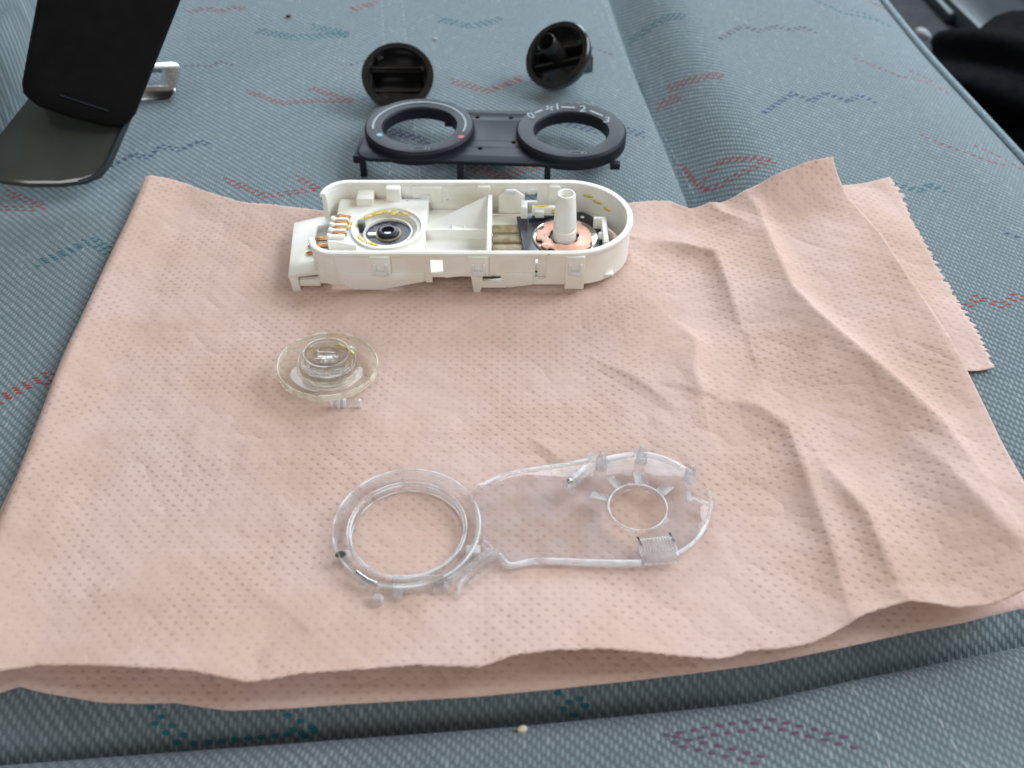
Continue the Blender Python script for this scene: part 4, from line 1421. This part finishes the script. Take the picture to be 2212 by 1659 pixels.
def rail(name, pxs, z, r, mat='clear_edge', squash=1.0, sub=6):
    P = [Vector((*gl_(u, v, z), z)) for u, v in pxs]
    out = []
    for i in range(len(P) - 1):
        p0, p1, p2, p3 = P[max(i - 1, 0)], P[i], P[i + 1], P[min(i + 2, len(P) - 1)]
        for k_ in range(sub):
            t_ = k_ / sub
            out.append(0.5 * ((2 * p1) + (-p0 + p2) * t_ + (2 * p0 - 5 * p1 + 4 * p2 - p3) * t_ ** 2 + (-p0 + 3 * p1 - 3 * p2 + p3) * t_ ** 3))
    out.append(P[-1])
    return tube(name, out, r, mat, guide, 12, squash)


rail("edge_rail", [(1036, 1050), (1100, 1023), (1200, 1006), (1270, 994)], 0.0042, 0.0006, 'glint')  # plate edges, with highlights put into the pale colour
rail("edge_rail", [(1078, 1200), (1096, 1219), (1112, 1221), (1150, 1213), (1200, 1212), (1300, 1216), (1385, 1216)], 0.0036, 0.0008, 'glint', 1.5)
rail("edge_rail", [(1532, 1060), (1536, 1092), (1526, 1132), (1498, 1172), (1460, 1198)], 0.0042, 0.0006, 'glint', 1.4)
rail("arc_rail", [(1228, 1052), (1246, 1026), (1276, 1004), (1320, 990), (1384, 982), (1440, 994), (1494, 1024)], 0.0078, 0.0009, 'glint', 1.2)
rail("arc_rail", [(1246, 1040), (1290, 1010), (1330, 1000), (1384, 996), (1440, 1008), (1486, 1034)], 0.0052, 0.0008, 'clear_edge')
# wall under the arc rail
aw = [gl_(u, v, 0.007) for u, v in ((1230, 1053), (1248, 1028), (1278, 1006), (1322, 992), (1384, 985), (1438, 996), (1490, 1026))]
bm = bmesh.new()
vs_ = []
cxy = Vector((hcx, hcy))
for x, y in aw:
    d = (cxy - Vector((x, y))).normalized() * 0.0011
    vs_.append([bm.verts.new((x, y, 0.0041)), bm.verts.new((x, y, 0.0076)), bm.verts.new((x + d.x, y + d.y, 0.0076)), bm.verts.new((x + d.x, y + d.y, 0.0041))])
for a, b in zip(vs_[:-1], vs_[1:]):
    for k_ in range(4):
        bm.faces.new((a[k_], a[(k_ + 1) % 4], b[(k_ + 1) % 4], b[k_]))
bm.faces.new(vs_[0])
bm.faces.new(vs_[-1])
bmesh.ops.recalc_face_normals(bm, faces=bm.faces)
me = bpy.data.meshes.new("arc_wall")
bm.to_mesh(me)
bm.free()
auto_smooth(link("arc_wall", me, 'clear', guide), 30)
for u, v, h_ in ((1300, 992, 0.0030), (1387, 978, 0.0032), (1493, 1018, 0.0030)):
    x, y = gl_(u, v, 0.0085)
    lathe("lug", [(0, 0.0045), (0.0020, 0.0045), (0.0017, 0.0085), (0.0007, 0.0085 + h_), (0, 0.0085 + h_)], 'frost', guide, 12, (x, y, 0), False)
x, y = gl_(1230, 1050, 0.006)
lathe("pin", [(0, 0.0041), (0.0021, 0.0041), (0.0021, 0.0074), (0.0013, 0.0088), (0, 0.0090)], 'clear_edge', guide, 24, (x, y, 0), False)
blob("pin_ball", (x, y - 0.0003, 0.0088), (0.0010, 0.0010, 0.0010), 'steel', guide, 1, 0.0, 3)


def frost_patch(u, v, ang, L, Wd):
    x, y = gl_(u, v, 0.0042)
    p = empty("frosted_window", (x, y, 0.0043), (0, 0, ang))
    p.parent = guide
    n = 7
    for k_ in range(n):
        a_ = -L / 2 + L * k_ / n
        box("ridge", a_ + 0.00006, a_ + L / n - 0.00006, -Wd / 2, Wd / 2, 0, 0.00030, 'frost', p, 0.00008, lambda c: Vector((c.x + c.y * 0.25, c.y, c.z)))


frost_patch(1299, 1074, -0.25, 0.0068, 0.0026)
frost_patch(1330, 1045, -0.95, 0.0062, 0.0028)
frost_patch(1384, 1036, -1.50, 0.0056, 0.0042)
frost_patch(1437, 1056, 0.75, 0.0054, 0.0036)
# striped thumb pad at the lower edge
pd = empty("striped_pad", (*gl_(1424, 1184, 0.006), 0.0042), (0, 0, 0.10))
pd.parent = guide
box("pad_body", -0.0056, 0.0056, -0.0038, 0.0042, -0.0020, 0.0022, 'clear_edge', pd, 0.0012)
for k_ in range(13):
    a_ = -0.0048 + 0.0096 * k_ / 12
    box("ridge", a_ - 0.0002, a_ + 0.0002, -0.0018, 0.0036, 0.0021, 0.0026, 'frost', pd, 0.0001)
for u, v in ((1382, 1169), (1451, 1160)):
    x, y = gl_(u, v, 0.0043)
    o = box("ink_tick", -0.0003, 0.0003, -0.0018, 0.0018, 0.00425, 0.00432, 'ink', guide, 0)
    o.location = (x, y, 0)
    o.rotation_euler = (0, 0, 0.3)
x, y = gl_(1278, 988, 0.004)
blob("smoked_nub", (x, y, 0.0042), (0.0022, 0.0017, 0.0012), 'frost', guide, 2, 0.1, 3)
box("edge_lug", *[gl_(1486, 1074)[0] - 0.0006, gl_(1486, 1074)[0] + 0.0010], gl_(1486, 1074)[1] - 0.0020, gl_(1486, 1074)[1] + 0.0022, 0.0041, 0.0052, 'frost', guide, 0.0003)
# clips and pegs along the front of the ring
rail("curved_arm", [(988, 1292), (992, 1270), (1012, 1240), (1044, 1212), (1078, 1196)], 0.0034, 0.0012, 'clear_edge', 1.5)
rail("curved_arm", [(1012, 1264), (1040, 1242), (1066, 1220), (1086, 1202)], 0.0026, 0.0010, 'clear_edge', 1.4)
rail("curved_arm", [(1044, 1172), (1060, 1186), (1050, 1196), (1000, 1236), (966, 1256)], 0.0046, 0.0010, 'clear_edge', 1.2)
for u, v, dx_, dy_, m_ in ((905, 1258, 0.0078, 0.0024, 'clear_edge'), (833, 1278, 0.0034, 0.0018, 'clear_edge'), (952, 1268, 0.0022, 0.0018, 'frost'), (860, 1280, 0.0014, 0.0022, 'clear_edge'), (1022, 1188, 0.0022, 0.0016, 'frost')):
    x, y = gl_(u, v, 0.004)
    box("clip_block", x - dx_, x + dx_, y - dy_, y + dy_, 0.0002, 0.0046, m_, guide, 0.0005)
for u, v, m_ in ((745, 1200, 'frost'), (815, 1296, 'frost'), (965, 1244, 'clear_edge')):
    x, y = gl_(u, v, 0.004)
    lathe("peg", [(0, 0.0002), (0.0018, 0.0002), (0.0018, 0.0044), (0.0012, 0.0052), (0, 0.0052)], m_, guide, 20, (x, y, 0), False)
for u, v in ((736, 1195),):
    x, y = gl_(u, v, 0.0055)
    blob("dark_scuff", (x, y, 0.0050), (0.0016, 0.0011, 0.0006), 'ink', guide, 9, 0.3, 3)
rail("edge_glint", [(770, 1236), (792, 1252), (815, 1262)], 0.0052, 0.0007, 'steel')  # steel bar added as a highlight on the ring's edge

# ================================================================ crumbs
for name, u, v, size, mat_, lab in (("crumb", 1128, 1578, 0.0011, 'crumb', "pale crumb in the seat's front crease below the towel"),
                                    ("seed", 623, 37, 0.0012, 'seed', "tiny dark seed on the seat cloth above the teal chevron"),
                                    ("crumb", 940, 86, 0.0009, 'crumb', "tiny pale crumb on the seat cloth just above the knob beside the plain-arc ring")):
    p = pix(u, v, 0)
    for _ in range(5):
        p = pix(u, v, sz(p.x, p.y))
    o = blob(name, (p.x, p.y, sz(p.x, p.y) + size * 0.6), (size * 1.3, size, size * 0.8), mat_, None, int(u), 0.3, 2)
    tag(o, lab, "crumb" if name == "crumb" else "seed")
